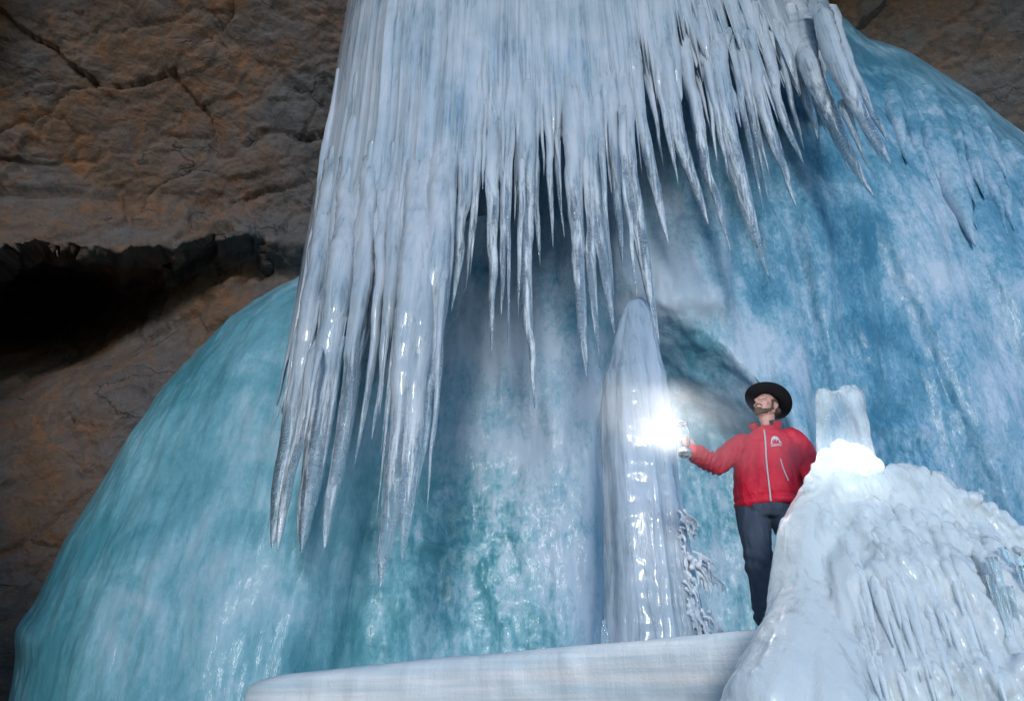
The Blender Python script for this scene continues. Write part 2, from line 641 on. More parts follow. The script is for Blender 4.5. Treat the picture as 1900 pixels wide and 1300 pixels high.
def left_depth(U, V):
    l1 = np.interp(U, *L1) + 7 * noise(np.stack([U * 0.05, U * 0, U * 0], -1), 5)
    l2 = np.interp(U, *L2) + 9 * noise(np.stack([U * 0.04, U * 0 + 4, U * 0], -1), 6)
    top = 9.3 + (V - 340) / 560 * 3.2 + (U - 300) * 0.0016
    Y = top
    second = 9.22 + (V - 375) / 160 * 0.15 + (U - 300) * 0.0014
    Y = Y + (second - Y) * sstep((V - l1 + 6) / 60)
    rec = 10.45 + 3.4 * np.exp(-((U - 30) / 230) ** 2) * sstep((900 - V) / 380)
    Y = Y + (rec - Y) * sstep((V - l2 + 6) / 95)
    Y = Y - 0.9 * np.exp(-((U - 170) / 130) ** 2 - ((V - 730) / 70) ** 2)
    return Y


cave_left = rock_grid('cave_wall', np.linspace(-420, 780, 420), np.linspace(-420, 1480, 560), left_depth,
                      lambda U, V: 0.48 + 0.30 * sstep((300 - V) / 250) - 0.55 * sstep((U - 330) / 260) - 0.5 * np.exp(-((U - 60) / 130) ** 2 - ((V - 340) / 60) ** 2) + 0.25 * np.exp(-((V - 330) / 90) ** 2))
tag(cave_left, 'brown and grey layered cave rock left of the ice', None, None, 'structure')
cave_right = rock_grid('cave_ceiling', np.linspace(1380, 2300, 260), np.linspace(-420, 620, 260),
                       lambda U, V: 12.4 + (V - 150) / 570 * 4.2 - (U - 1700) * 0.0012,
                       lambda U, V: 0.12 + 0.35 * np.exp(-((V + 20) / 70) ** 2), 0.9, 61)
tag(cave_right, 'dark craggy rock ceiling at the upper right', None, None, 'structure')

# unseen cave rock beside and above the camera, added to block light
sy = np.linspace(-1.5, 11.5, 90)
sz = np.linspace(-0.4, 14, 90)
SY, SZ = np.meshgrid(sy, sz)
hi = sstep((SZ - 4.0) / 4.0)
SP = np.stack([-7.1 - 0.30 * SY - 1.2 * sstep((SY - 6) / 5) - 3.0 * hi * sstep((9 - SY) / 8), SY, SZ], -1)
SP[..., 0] += 0.5 * fbm(SP * 0.45, 5, seed=90) + 0.15 * facets(SP * np.array([.8, .6, 1.3]), 95)
o = grid_obj('cave_wall', SP, ROCK, attrs={'warm': SY * 0 + .6})
tag(o, 'rough cave side wall, unseen, added to shade the lower left', None, None, 'structure')
cx_ = np.linspace(-11, 14, 120)  # unseen ceiling, added to cut sky light from above
cy_ = np.linspace(0.5, 16.0, 100)
CX, CY = np.meshgrid(cx_, cy_)
CP = np.stack([CX, CY, np.maximum(19.0, 3.2 + 1.45 * CY) + 0 * CX], -1)
CP[..., 2] += np.abs(0.5 * fbm(CP * 0.5, 5, seed=101)) + 0.12 * facets(CP * 0.9, 105)
o = grid_obj('cave_ceiling', CP, ROCK, attrs={'warm': CX * 0 + .3})
tag(o, 'unseen rock ceiling above the hanging ice, added to block light from above', None, None, 'structure')

# ------------------------------------------------------------------ floor of the cave
gx = np.linspace(-40, 40, 120)
gy = np.linspace(-30, 40, 110)
GX, GY = np.meshgrid(gx, gy)
GP = np.stack([GX, GY, -0.25 + 0 * GX], -1)
GP[..., 2] += 0.18 * fbm(GP * 0.6, 4, seed=80)
floor = grid_obj('cave_floor', GP, ROCK, attrs={'warm': GX * 0 + 0.3})
tag(floor, 'rocky cave floor below the ice', None, None, 'structure')

# ------------------------------------------------------------------ big ice masses
CTRL = np.array([
    (60, 1200, .15, 0), (150, 1000, .12, .1), (250, 1150, .6, .25), (330, 1050, .6, .25), (400, 1200, .5, .2), (300, 850, .25, .1), (350, 720, .12, .15),
    (430, 620, .22, .2), (480, 800, .5, .15), (500, 1150, .45, .3), (560, 1150, .5, .4), (605, 1150, .15, .1), (650, 1050, .28, .1), (690, 900, .3, .1),
    (650, 850, .5, .3), (850, 560, .8, .8), (900, 480, .5, .95), (1020, 480, .4, 1), (900, 620, 1.0, .7), (1000, 640, .9, .8), (900, 760, .75, .6), (1000, 800, .8, .6), (840, 700, .5, .6), (800, 900, .25, .1),  # centre behind the curtain paled to offset the curtain's shade
    (850, 1000, .05, 0), (900, 1050, .3, 0), (950, 1000, .55, .3), (1040, 1000, .85, .6), (1080, 880, .9, .6), (1080, 1130, .8, .5), (950, 1130, .4, .1),
    (700, 1150, .12, 0), (600, 1200, .05, 0), (1050, 600, .45, .8), (1300, 650, .1, .5), (1320, 800, .2, .5), (1330, 950, .15, .4), (1310, 1080, .6, .4), (1380, 1120, .3, .3),
    (1250, 470, .75, .6), (1300, 560, 1.0, .5), (1230, 530, .9, .6), (1340, 440, .4, .9), (1400, 640, .85, .6), (1420, 520, .15, 1), (1480, 300, .15, 1), (1500, 480, .4, 1),
    (1560, 420, .25, 1), (1620, 450, -.1, 1), (1620, 600, .05, 1), (1550, 650, .4, 1), (1470, 700, .65, .8), (1700, 700, .3, 1), (1650, 780, .15, 1), (1750, 600, .35, 1),
    (1800, 850, .35, 1), (1690, 430, .6, .8), (1680, 300, .4, .95), (1740, 380, .6, .9), (1650, 250, .3, 1), (1750, 520, .8, .8), (1800, 600, .5, .9), (1850, 700, .55, .95), (1880, 900, .3, 1), (1600, 150, .05, 1), (1750, 250, .1, 1), (1850, 400, .15, 1)])


def paint(U, V):
    """how bubbly (frost) plus fill for the shaded centre, and how blue the ice is"""
    d2 = (U[..., None] - CTRL[:, 0]) ** 2 + (V[..., None] - CTRL[:, 1]) ** 2 + 900
    wg = 1 / d2 ** 1.6
    wg /= wg.sum(-1, keepdims=True)
    fr = (wg * CTRL[:, 2]).sum(-1) + 0.10 * sstep((U - 500) / 400) - 0.06 * sstep((500 - U) / 300)
    bl = (wg * CTRL[:, 3]).sum(-1)
    cell = np.exp(-((U - 890) / 190) ** 2 - ((V - 1040) / 170) ** 2)
    cell = cell + 0.8 * np.exp(-((U - 1680) / 80) ** 2 - ((V - 830) / 60) ** 2) + 0.6 * np.exp(-((U - 1330) / 90) ** 2 - ((V - 1000) / 190) ** 2)
    return {'frost_and_fill': fr, 'blue': bl, 'cell': np.clip(cell, 0, 1), 'contrast': 0.45 + 0.6 * sstep((U - 500) / 350)}


ARCH = ([1100, 1130, 1190, 1250, 1330, 1400, 1460, 1500, 1520, 1540], [470, 480, 527, 568, 612, 685, 770, 860, 1000, 1400])
VS = ([300, 480, 560, 600, 700, 900, 1100, 1300, 1480, 1540, 1610, 1690, 1800, 1900, 2000, 2200], [620, 540, 480, 430, 320, 140, 0, -80, -60, 0, 66, 94, 168, 248, 330, 450])


def build_wall():
    us = np.linspace(430, 2150, 420)
    ts = np.concatenate([np.zeros(5), np.linspace(0, 1, 330) ** 1.15])
    back = np.concatenate([np.linspace(4.5, 0.5, 5), np.zeros(330)])
    U, T = np.meshgrid(us, ts)
    B = np.repeat(back[:, None], len(us), 1)
    vs = np.interp(U, *VS)
    V = vs + T * (1440 - vs) + B * 6
    tau = np.clip((V - vs) / 330, 0, 1)
    Y = 9.3 + 1.3 * sstep((690 - U) / 190) - 0.75 * sstep((920 - U) / 280) + 2.6 * (1 - np.sqrt(1 - (1 - tau) ** 2)) + B + (U - 1100) ** 2 * 1.2e-6
    d = V - np.interp(U, *ARCH)
    ins = sstep((U - 1090) / 130) * sstep((1600 - U) / 60)
    Y = Y + 1.15 * sstep(d / 200) * ins
    Y = Y - 0.32 * np.exp(-(np.minimum(d + 30, 0) / 110) ** 2) * (d < 0) * ins
    Y = Y - 0.32 * np.exp(-(np.minimum(d + 30, 0) / 110) ** 2) * (d >= 0) * ins * (1 - sstep(d / 200))
    # step at the fold's right edge and the long ribs of the right wall
    Y = Y - 0.22 * sstep((1372 - U) / 26) * sstep((U - 1180) / 90) * sstep((V - 380) / 80) * sstep((610 - V) / 70)
    for c0, sl, w_, a_ in ((1520, 0.16, 26, 0.22), (1600, 0.05, 22, 0.12), (1700, 0.42, 40, 0.25), (1760, 0.42, 36, 0.3), (1880, 0.35, 50, 0.3), (1430, 0.2, 30, 0.15)):
        Y = Y - a_ * np.exp(-((U - c0 - (V - 500) * sl) / w_) ** 2) * sstep((V - 250) / 200)
    # scalloped drapery on the upper right flank
    ss = U - V * 0.52
    dr = 1 - np.abs(noise(np.stack([ss * 0.020, V * 0.0025, 0 * V], -1), 77)) * 2
    dr = dr + 0.35 * (1 - np.abs(noise(np.stack([ss * 0.055, V * 0.004, 0 * V + 3], -1), 78)) * 2)
    Y = Y - 0.03 * dr * sstep((U - 1560) / 120) * sstep((V - vs - 30) / 120) * sstep((620 - V) / 200)
    P = at_np(U, V, Y)
    n = grid_normals(P)
    n *= np.sign(n[..., 1:2]) * -1
    q = P * np.array([1.3, 1.3, 0.35])
    dd = 0.16 * fbm(q, 5, 0.5, seed=11) + 0.035 * fbm(P * np.array([5, 5, 2.2]), 4, 0.55, seed=12)
    dd = dd + 0.10 * np.clip(fbm(P * 1.6, 4, 0.5, seed=13, ridge=True), 0, 1) * paint(U, V)['cell']
    dd = dd * (0.3 + 0.7 * sstep(tau * 1.6))
    P = P + n * dd[..., None]
    return grid_obj('ice_face', P, WALL, attrs=paint(U, V))


wall = thing('ice_wall', 'towering blue frozen ice wall with pale ribs behind the man', 'ice wall', at(1400, 1160, 9.5))
wall_face = o = build_wall()
o.parent = wall
o.matrix_parent_inverse = Matrix.Translation(wall.location).inverted()


def build_dome():
    vs = np.linspace(400, 1440, 250)
    q = np.concatenate([np.zeros(5), np.linspace(0, 1, 210), np.ones(4)])
    back = np.concatenate([np.linspace(4, 0.4, 5), np.zeros(210), np.linspace(0.1, 0.6, 4)])
    Q, V = np.meshgrid(q, vs)
    B = np.repeat(back[None], len(vs), 0)
    uL = np.interp(V, [400, 505, 545, 590, 680, 745, 810, 1000, 1100, 1190, 1300, 1440], [740, 566, 495, 428, 330, 279, 230, 120, 74, 38, 16, 2])
    uR = np.interp(V, [400, 505, 700, 900, 1060, 1200, 1300, 1440], [930, 890, 850, 790, 745, 720, 705, 690])
    s = Q ** 1.6
    U = uL + s * (uR - uL) + np.where(Q < 0.5, B * 5, -B * 2)
    k = np.clip(s / 0.75, 0, 1)
    Y = 8.3 + 1.7 * (1 - np.sqrt(1 - (1 - k) ** 2)) + B - (V - 800) * 0.0004 + 1.1 * sstep((s - .70) / .30)
    P = at_np(U, V, Y)
    n = grid_normals(P)
    n *= np.sign(n[..., 1:2]) * -1
    dd = 0.10 * fbm(P * np.array([1.5, 1.5, 0.4]), 5, 0.5, seed=41) + 0.02 * fbm(P * np.array([6, 6, 1.5]), 4, seed=42)
    lower = 0.10 * np.exp(-((U - 50) / 30) ** 2 - ((V - 1170) / 40) ** 2)
    P = P + n * (dd + lower)[..., None]
    return grid_obj('ice_dome', P, WALL, attrs=paint(U, V))


dome = build_dome()
tag(dome, 'smooth rounded teal ice dome sloping down against the brown rock', 'ice dome')

# ------------------------------------------------------------------ icicles
def icicle_mesh(path, rad, seg=11, step=0.055, ring=0.042, lobes=0.17, seed=0):
    """path: list of world points root -> tip; rad: radii there. Returns verts, faces, in world space."""
    path = np.array([tuple(p) for p in path])
    L = np.concatenate([[0], np.cumsum(np.linalg.norm(np.diff(path, axis=0), axis=1))])
    n = int(np.clip(L[-1] / step, 14, 120))
    t = np.linspace(0, 1, n) ** 0.9 * L[-1]
    c = np.stack([np.interp(t, L, path[:, k]) for k in range(3)], -1)
    for _ in range(3):
        c[1:-1] = (c[:-2] + 2 * c[1:-1] + c[2:]) / 4
    r = np.interp(t, L, rad)
    for _ in range(4):
        r[1:-1] = (r[:-2] + 2 * r[1:-1] + r[2:]) / 4
    tt = np.stack([t * 2.2, t * 0 + seed * 1.7, t * 0], -1)
    wob = np.stack([noise(tt, 3), noise(tt + 50, 4), t * 0], -1) * (np.minimum(r, 0.05)[:, None] * 0.45)
    c = c + wob
    a = np.linspace(0, 2 * np.pi, seg, endpoint=False) + seed
    A, Tm = np.meshgrid(a, t)
    q = np.stack([np.cos(A) * 1.1 + seed * 3.1, np.sin(A) * 1.1, Tm * 0.55], -1)
    rr = r[:, None] * (1 + lobes * 2.0 * noise(q, 7) + ring * 2.0 * noise(np.stack([np.cos(A) * .5, np.sin(A) * .5 + seed, Tm * 9], -1), 8) + ring * 1.3 * noise(np.stack([np.cos(A) * 1.5, np.sin(A) * 1.5 + seed, Tm * 22], -1), 9))
    V = np.stack([c[:, None, 0] + rr * np.cos(A), c[:, None, 1] + rr * np.sin(A), np.repeat(c[:, None, 2], seg, 1)], -1)
    nv = n * seg
    idx = np.arange(nv).reshape(n, seg)
    f = np.stack([idx[:-1], idx[1:], np.roll(idx, -1, 1)[1:], np.roll(idx, -1, 1)[:-1]], -1).reshape(-1, 4)[:, ::-1]
    faces = [tuple(x) for x in f.tolist()] + [tuple(idx[0].tolist()), tuple(idx[-1][::-1].tolist())]
    return V.reshape(-1, 3), faces


def sheet_Y(u):
    return np.interp(u, [450, 600, 750, 900, 1150, 1400, 1550, 1700], [7.1, 6.75, 6.5, 6.5, 6.7, 7.3, 7.8, 8.3])


icount = [0]


EYE = Vector((0, 0, CAMZ))
SB = None


def rows_of(P):
    """photo row of world points"""
    q = P - np.array(tuple(EYE))
    return 650 - F * (q[:, 2] * cp - q[:, 1] * sp) / (q[:, 2] * sp + q[:, 1] * cp)


def sheet_hit(u, v):
    if SB is None:
        return None
    d = (at(u, v, 5) - EYE).normalized()
    h = SB.ray_cast(EYE, d)
    return h[0].y if h[0] is not None else None


PROF = {}


def icicle(parent, pts, w, m, Y=None, up=2.0, embed=0.25, taper=None, label=None, dy=0.0, ring=0.03, clear=None):
    """pts: [(u, v), ...] root to tip in photo pixels; w: width in pixels of its widest place"""
    icount[0] += 1
    sd = icount[0]
    taper = taper or [(0.0, 1.0), (0.35, 0.95), (0.6, 0.72), (0.8, 0.45), (0.93, 0.22), (1.0, 0.04)]
    pu, pv = [p[0] for p in pts], [p[1] for p in pts]
    n = 26
    vs = np.linspace(pv[0], pv[-1], n)
    # a smooth line through the photo points
    us = np.interp(vs, pv, pu)
    for _ in range(6):
        us[1:-1] = (us[:-2] + 2 * us[1:-1] + us[2:]) / 4
    f = np.linspace(0, 1, n)
    wd = np.interp(f, [a for a, _ in taper], [b for _, b in taper]) * w * .5
    Yv = np.full(n, np.nan)
    if Y is None:
        for i in range(n):
            h = sheet_hit(us[i], vs[i])
            if h is not None:
                Yv[i] = h
        ok = ~np.isnan(Yv)
        last = int(np.max(np.nonzero(ok)[0])) if ok.any() else 0
        base = Yv[last] if ok.any() else float(sheet_Y(us[0])) - 0.05
        Yv = np.interp(np.arange(n), np.nonzero(ok)[0], Yv[ok]) if ok.any() else np.full(n, base)
        Yv[last:] = base
        Yv = np.minimum(Yv, Yv.min() + .22)
        Yv = np.convolve(np.pad(Yv, 3, mode='edge'), np.ones(7) / 7, 'valid')
        # buried at the root, standing free below the sheet
        k = np.clip(np.arange(n) / max(3.0, last * 0.75), 0, 1)
        R = w * .5 * px(vs[0], base)
        Yv = Yv + (1 - k) ** 1.3 * R * 1.6 + k * (R * 0.25) + dy * k
    else:
        Yv = np.full(n, Y + dy)
    P = [at(us[i], vs[i], Yv[i]) for i in range(n)]
    rad = [wd[i] * px(vs[i], Yv[i]) for i in range(n)]
    v, fc = icicle_mesh(P, rad, seg=13 if w > 20 else 9, ring=ring, seed=sd)
    rows = rows_of(v)
    if clear is None:
        bot = float(np.interp(us[0], *SH_BOT))
        c = sstep((rows - bot + 10) / 170)
    else:
        c = np.full(len(v), clear)
    org = np.array(tuple(P[0]))
    o = mesh_obj('icicle', v - org, fc, m, attrs={'clear': c})
    o.location = P[0]
    o.parent = parent
    o.matrix_parent_inverse = Matrix.Translation(parent.location).inverted()
    if label:
        o['label'] = label
    return o


curtain = thing('ice_curtain', 'great hanging curtain of fused white ice fringed with long icicles', 'icicles', at(1000, 0, 6.9))

# the fused sheet
SH_BOT = ([520, 560, 600, 640, 700, 760, 815, 835, 860, 900, 950, 1000, 1060, 1110, 1150, 1200, 1250, 1300, 1350, 1400, 1450, 1500, 1545, 1580, 1640],
          [640, 700, 690, 670, 600, 690, 700, 480, 330, 262, 262, 245, 290, 265, 215, 160, 150, 145, 130, 115, 90, 90, 130, 175, 200])


def build_sheet():
    # parametrised by the foot of each vertical flute: u at row 300
    us = np.linspace(592, 1600, 900)
    n_t = 110
    lean = (us - 950) / (300 + 1733) + np.clip((us - 1250) / 400, 0, 1) * 0.16
    vtop = -140
    uN = us[None]
    bot = np.interp(us + (0) * lean, *SH_BOT)
    # teeth
    teeth = noise(np.stack([us * 0.11, us * 0, us * 0], -1), 71) * 45 + noise(np.stack([us * 0.3, us * 0, us * 0], -1), 72) * 25
    bot = bot + teeth
    t = np.linspace(0, 1, n_t)[:, None]
    V = vtop + t * (bot[None] - vtop)
    # verticals converge on (950, -1733); extra lean on the right
    U = 950 + (uN - 950) * (V + 1733) / (300 + 1733) + (V - 300) * np.clip((uN - 1250) / 400, 0, 1) * 0.16
    Y = sheet_Y(us)[None] + 0 * V
    edge = np.clip((us - 592) / 130, 0, 1)
    Y = Y + 1.1 * (1 - np.sqrt(1 - (1 - edge) ** 2))[None]
    edge2 = np.clip((1600 - us) / 90, 0, 1)
    Y = Y + 0.9 * (1 - np.sqrt(1 - (1 - edge2) ** 2))[None]
    # the top leans back up to the ceiling
    Y = Y + 0.10 * sstep(1 - t) + 0.35 * t ** 5
    P = at_np(U, V, Y)
    x = us[None] + 6 * noise(np.stack([V * 0.004, us[None] * 0.01 + 0 * V, 0 * V], -1), 91)
    def rib(fr, sd, sharp):
        n1 = noise(np.stack([x * fr, V * 0.0008, 0 * V + sd], -1), sd)
        return 1 - np.abs(n1) ** sharp
    d = 0.20 * rib(0.009, 21, 1.2) + 0.08 * rib(0.024, 22, 1.1) + 0.022 * rib(0.07, 23, 1.1)
    d = d + 0.12 * noise(np.stack([x * 0.006, V * 0.004, 0 * V], -1), 25)
    P[..., 1] -= d - 0.2
    front = P
    backP = P[::-1].copy()
    backP[..., 1] += (0.45 * (1 - t) ** 0.7 + 0.05)[::-1]
    clr = np.repeat((0.0 * t), len(us), 1)
    return grid_obj('ice_sheet', np.concatenate([front, backP], 0), SHEET, attrs={'clear': np.concatenate([clr, clr[::-1]], 0)})


o = build_sheet()
o.parent = curtain
o.matrix_parent_inverse = Matrix.Translation(curtain.location).inverted()
SB = BVHTree.FromPolygons([v.co.copy() for v in o.data.vertices], [tuple(p.vertices) for p in o.data.polygons])

FAT = [(0.0, 1.0), (0.4, 1.0), (0.7, 0.92), (0.88, 0.7), (0.96, 0.4), (1.0, 0.08)]
MID = [(0.0, 1.0), (0.35, 0.95), (0.6, 0.75), (0.8, 0.5), (0.93, 0.25), (1.0, 0.04)]
THIN = [(0.0, 1.0), (0.3, 0.85), (0.6, 0.6), (0.85, 0.35), (1.0, 0.06)]
# (path, width, taper, depth offset, label)
ICL = [
    ([(600, 330), (565, 560), (525, 760), (501, 806)], 14, THIN, -.1, None),
    ([(612, 300), (577, 520), (535, 760), (497, 975)], 18, THIN, -.15, None),
    ([(622, 300), (588, 520), (552, 720), (505, 1016)], 36, FAT, -.25, 'leftmost thick icicle with a blunt forked tip'),
    ([(600, 600), (565, 750), (540, 850), (515, 1018)], 24, FAT, -.3, None),
    ([(655, 330), (628, 560), (598, 760), (558, 1024)], 52, FAT, -.35, 'broad glassy icicle with a ragged blunt end, second cluster from the rock'),
    ([(690, 300), (668, 560), (635, 800), (602, 1016)], 34, FAT, -.3, 'long icicle narrowing right of the broad blunt one'),
    ([(640, 300), (608, 560), (575, 740), (545, 880)], 26, MID, -.2, None),
    ([(715, 330), (700, 560), (684, 716), (658, 864)], 24, MID, -.2, None),
    ([(738, 330), (722, 600), (704, 735), (690, 814)], 26, MID, -.25, None),
    ([(728, 500), (718, 640), (703, 776)], 12, THIN, -.3, None),
    ([(785, 250), (765, 560), (742, 800), (705, 1088)], 56, [(0, 1), (0.45, 1), (0.75, 0.85), (0.87, 0.6), (0.94, 0.4), (1, 0.05)], -.4, 'longest icicle, its tip reaching lowest in the middle of the left cluster'),
    ([(800, 300), (785, 560), (766, 800), (746, 1042)], 48, [(0, 1), (0.45, 1), (0.75, 0.85), (0.9, 0.55), (1, 0.05)], -.35, 'thick icicle ending in a smooth rounded point beside the longest one'),
    ([(828, 250), (808, 500), (790, 720), (772, 915)], 52, MID, -.3, None),
    ([(825, 480), (812, 700), (800, 850), (792, 946)], 15, THIN, -.45, None),
    ([(838, 250), (826, 480), (815, 700), (805, 830)], 24, MID, -.3, None),
    ([(870, 230), (862, 340), (850, 470), (838, 577)], 26, MID, -.1, None),
    ([(888, 260), (876, 400), (863, 542)], 14, THIN, -.1, None),
    ([(897, 230), (885, 380), (872, 510)], 11, THIN, -.05, None),
    ([(920, 120), (914, 300), (913, 480), (911, 663)], 27, MID, -.1, None),
    ([(943, 130), (938, 300), (935, 460), (930, 583)], 22, MID, -.05, None),
    ([(952, 180), (945, 400), (942, 660)], 13, THIN, -.1, None),
    ([(960, 200), (957, 320), (955, 409)], 11, THIN, -.05, None),
    ([(982, 120), (975, 300), (977, 480), (985, 640), (992, 757)], 34, MID, -.15, 'slim icicle reaching farthest down in the middle of the curtain'),
    ([(970, 300), (964, 450), (961, 588)], 14, THIN, -.1, None),
    ([(1000, 100), (992, 260), (993, 380), (1002, 494)], 23, MID, -.05, None),
    ([(1012, 60), (1016, 230), (1022, 360), (1026, 458)], 20, MID, -.05, None),
    ([(1032, 100), (1036, 300), (1042, 400), (1047, 440)], 17, THIN, -.02, None),
    ([(1062, 100), (1066, 300), (1072, 480), (1082, 600), (1089, 707)], 42, MID, -.15, None),
    ([(1088, 150), (1092, 340), (1098, 520), (1113, 684)], 26, MID, -.1, None),
    ([(1108, 130), (1108, 300), (1116, 450), (1141, 622)], 32, MID, -.12, None),
    ([(1118, 260), (1126, 400), (1139, 552)], 13, THIN, -.15, None),
    ([(1132, 120), (1140, 280), (1150, 400), (1155, 494)], 28, MID, -.1, None),
    ([(1155, 200), (1164, 360), (1182, 548)], 18, THIN, -.15, None),
    ([(1152, 110), (1164, 280), (1184, 420), (1210, 560), (1224, 641)], 36, MID, -.12, None),
    ([(1172, 80), (1192, 240), (1218, 360), (1240, 453)], 32, MID, -.1, None),
    ([(1200, 120), (1216, 220), (1231, 309)], 14, THIN, -.05, None),
    ([(1214, 90), (1236, 230), (1258, 341)], 19, THIN, -.08, None),
    ([(1230, 80), (1254, 230), (1288, 345), (1315, 418)], 32, MID, -.1, None),
    ([(1238, 150), (1268, 280), (1305, 390)], 14, THIN, -.15, None),
    ([(1264, 60), (1292, 230), (1325, 360), (1356, 465)], 26, MID, -.1, None),
    ([(1300, 80), (1318, 200), (1331, 300)], 15, THIN, -.05, None),
    ([(1310, 100), (1336, 250), (1352, 330)], 16, THIN, -.12, None),
    ([(1322, 50), (1350, 260), (1372, 345), (1396, 415), (1426, 512)], 38, MID, -.12, 'slender dirt-speckled icicle pointing at the bare blue wall, right of the middle'),
    ([(1352, 60), (1378, 200), (1400, 310), (1417, 395)], 18, THIN, -.08, None),
    ([(1366, 60), (1388, 180), (1408, 280), (1425, 368)], 16, THIN, -.05, None),
    ([(1376, 80), (1400, 200), (1420, 300), (1434, 350)], 12, THIN, -.05, None),
    ([(1388, 40), (1412, 190), (1442, 290), (1478, 384)], 29, MID, -.1, None),
    ([(1400, 100), (1425, 200), (1455, 290)], 12, THIN, -.05, None),
    ([(1408, 20), (1436, 170), (1462, 240), (1491, 304)], 24, MID, -.1, None),
    ([(1440, 40), (1464, 170), (1492, 277)], 18, THIN, -.05, None),
    ([(1462, 20), (1482, 130), (1500, 200), (1517, 258)], 32, MID, -.05, None),
    ([(1478, 0), (1510, 150), (1550, 240), (1592, 320), (1623, 367)], 36, MID, -.55, 'long slanting icicle at the right end of the fringe'),
    ([(1505, 120), (1545, 230), (1573, 313)], 14, THIN, -.1, None),
    ([(1560, 190), (1590, 260), (1613, 315)], 12, THIN, -.08, None),
    ([(1515, 0), (1552, 130), (1600, 220), (1656, 310)], 34, MID, -.1, None),
    ([(1570, 170), (1605, 240), (1640, 302)], 13, THIN, -.15, None),
    ([(1555, 150), (1580, 220), (1600, 276)], 12, THIN, -.05, None),
    ([(1540, 20), (1570, 110), (1610, 190), (1648, 264)], 26, MID, -.0, None),
    ([(1480, 60), (1520, 170), (1560, 262)], 16, THIN, -.06, None),
    ([(1520, 100), (1536, 180), (1546, 235)], 12, THIN, -.02, None),
]
for path, wd, tp, dy, lab in ICL:
    icicle(curtain, path, wd, SHEET, taper=tp, dy=dy, label=lab)


# rods fused into the sheet and a sprinkle of small spikes along its lower edge
def vline(u300, v):
    return 950 + (u300 - 950) * (v + 1733) / 2033 + (v - 300) * min(1, max(0, (u300 - 1250) / 400)) * 0.16


for k in range(46):
    u = 605 + (1560 - 605) * (k + random.uniform(-.4, .4)) / 45
    b = float(np.interp(u, *SH_BOT))
    v0 = b * random.uniform(.1, .7)
    v1 = b + random.uniform(-40, 130)
    wd = random.uniform(12, 30)
    icicle(curtain, [(vline(u, v0), v0), (vline(u, (v0 + v1) / 2), (v0 + v1) / 2), (vline(u, v1), v1)], wd, SHEET, taper=random.choice((MID, THIN)), dy=random.uniform(-.12, 0.02))
for k in range(64):
    u = random.uniform(840, 1600)
    b = float(np.interp(u, *SH_BOT))
    v0 = b - random.uniform(30, 90)
    v1 = b + random.uniform(40, 150)
    icicle(curtain, [(vline(u, v0), v0), (vline(u, v1) + random.uniform(-4, 4), v1)], random.uniform(5, 11), SHEET, taper=THIN, dy=random.uniform(-.15, 0.15))
for k in range(24):
    u = random.uniform(600, 825)
    v0 = random.uniform(420, 640)
    v1 = v0 + random.uniform(130, 330)
    icicle(curtain, [(vline(u, v0), v0), (vline(u, v1) - 6, v1)], random.uniform(7, 14), SHEET, taper=THIN, dy=random.uniform(-.4, -0.1))

# frosted stubby icicles on the right flank of the wall
FL = [([(1634, 130), (1655, 210), (1684, 302)], 46, 0), ([(1696, 180), (1722, 270), (1753, 350)], 32, .0), ([(1670, 180), (1700, 270), (1731, 346)], 26, 0.05),
      ([(1712, 175), (1745, 270), (1782, 370), (1811, 456)], 54, 0.0), ([(1775, 200), (1800, 290), (1828, 369)], 30, -.1), ([(1768, 240), (1795, 330), (1811, 385)], 22, -.2),
      ([(1800, 210), (1832, 260), (1867, 330)], 34, -.1), ([(1862, 270), (1890, 310), (1915, 360)], 30, -.1), ([(1640, 160), (1668, 250), (1690, 310)], 18, .05)]
WB = BVHTree.FromPolygons([wall_face.matrix_local @ v.co for v in wall_face.data.vertices], [tuple(p.vertices) for p in wall_face.data.polygons])
def wall_Y(u, v):
    h = WB.ray_cast(EYE, (at(u, v, 5) - EYE).normalized())
    return h[0].y if h[0] is not None else 11.0


def fl_paint(vv):
    r = rows_of(vv)
    q = vv - np.array(tuple(EYE))
    u = 950 + F * q[:, 0] / (q[:, 2] * sp + q[:, 1] * cp)
    a = paint(u, r)
    a['frost_and_fill'] = a['frost_and_fill'] + 0.16
    return a


R_ = random.Random(44)
for k in range(14):
    u, v = R_.uniform(1650, 1890), 0
    v = float(np.interp(u, *VS)) + R_.uniform(70, 190)
    l = R_.uniform(70, 170)
    FL.append(([(u, v), (u + l * .22, v + l * .5), (u + l * .42, v + l)], R_.uniform(14, 30), R_.uniform(-.05, .1)))
for path, wd, dy in FL:
    icount[0] += 1
    pts = [at(u, v, wall_Y(u, v) + (0.20, 0.0, -.045, -.05)[i] * wd / 30 + dy * .3) for i, (u, v) in enumerate(path)]
    R0 = wd * .5 * px(path[-1][1], pts[-1].y)
    n_ = len(pts) - 1
    vv, ff = icicle_mesh(pts, [R0 * .8, R0 * 1.0, R0 * .75, R0 * .06] if n_ == 3 else [R0 * .9, R0 * .9, R0 * .06], seg=16, ring=0.02, lobes=.22, seed=icount[0])
    o = mesh_obj('icicle', vv - np.array(tuple(pts[0])), ff, WALL, attrs=fl_paint(vv))
    o.location = pts[0]
    o.parent = wall
    o.matrix_parent_inverse = Matrix.Translation(wall.location).inverted()

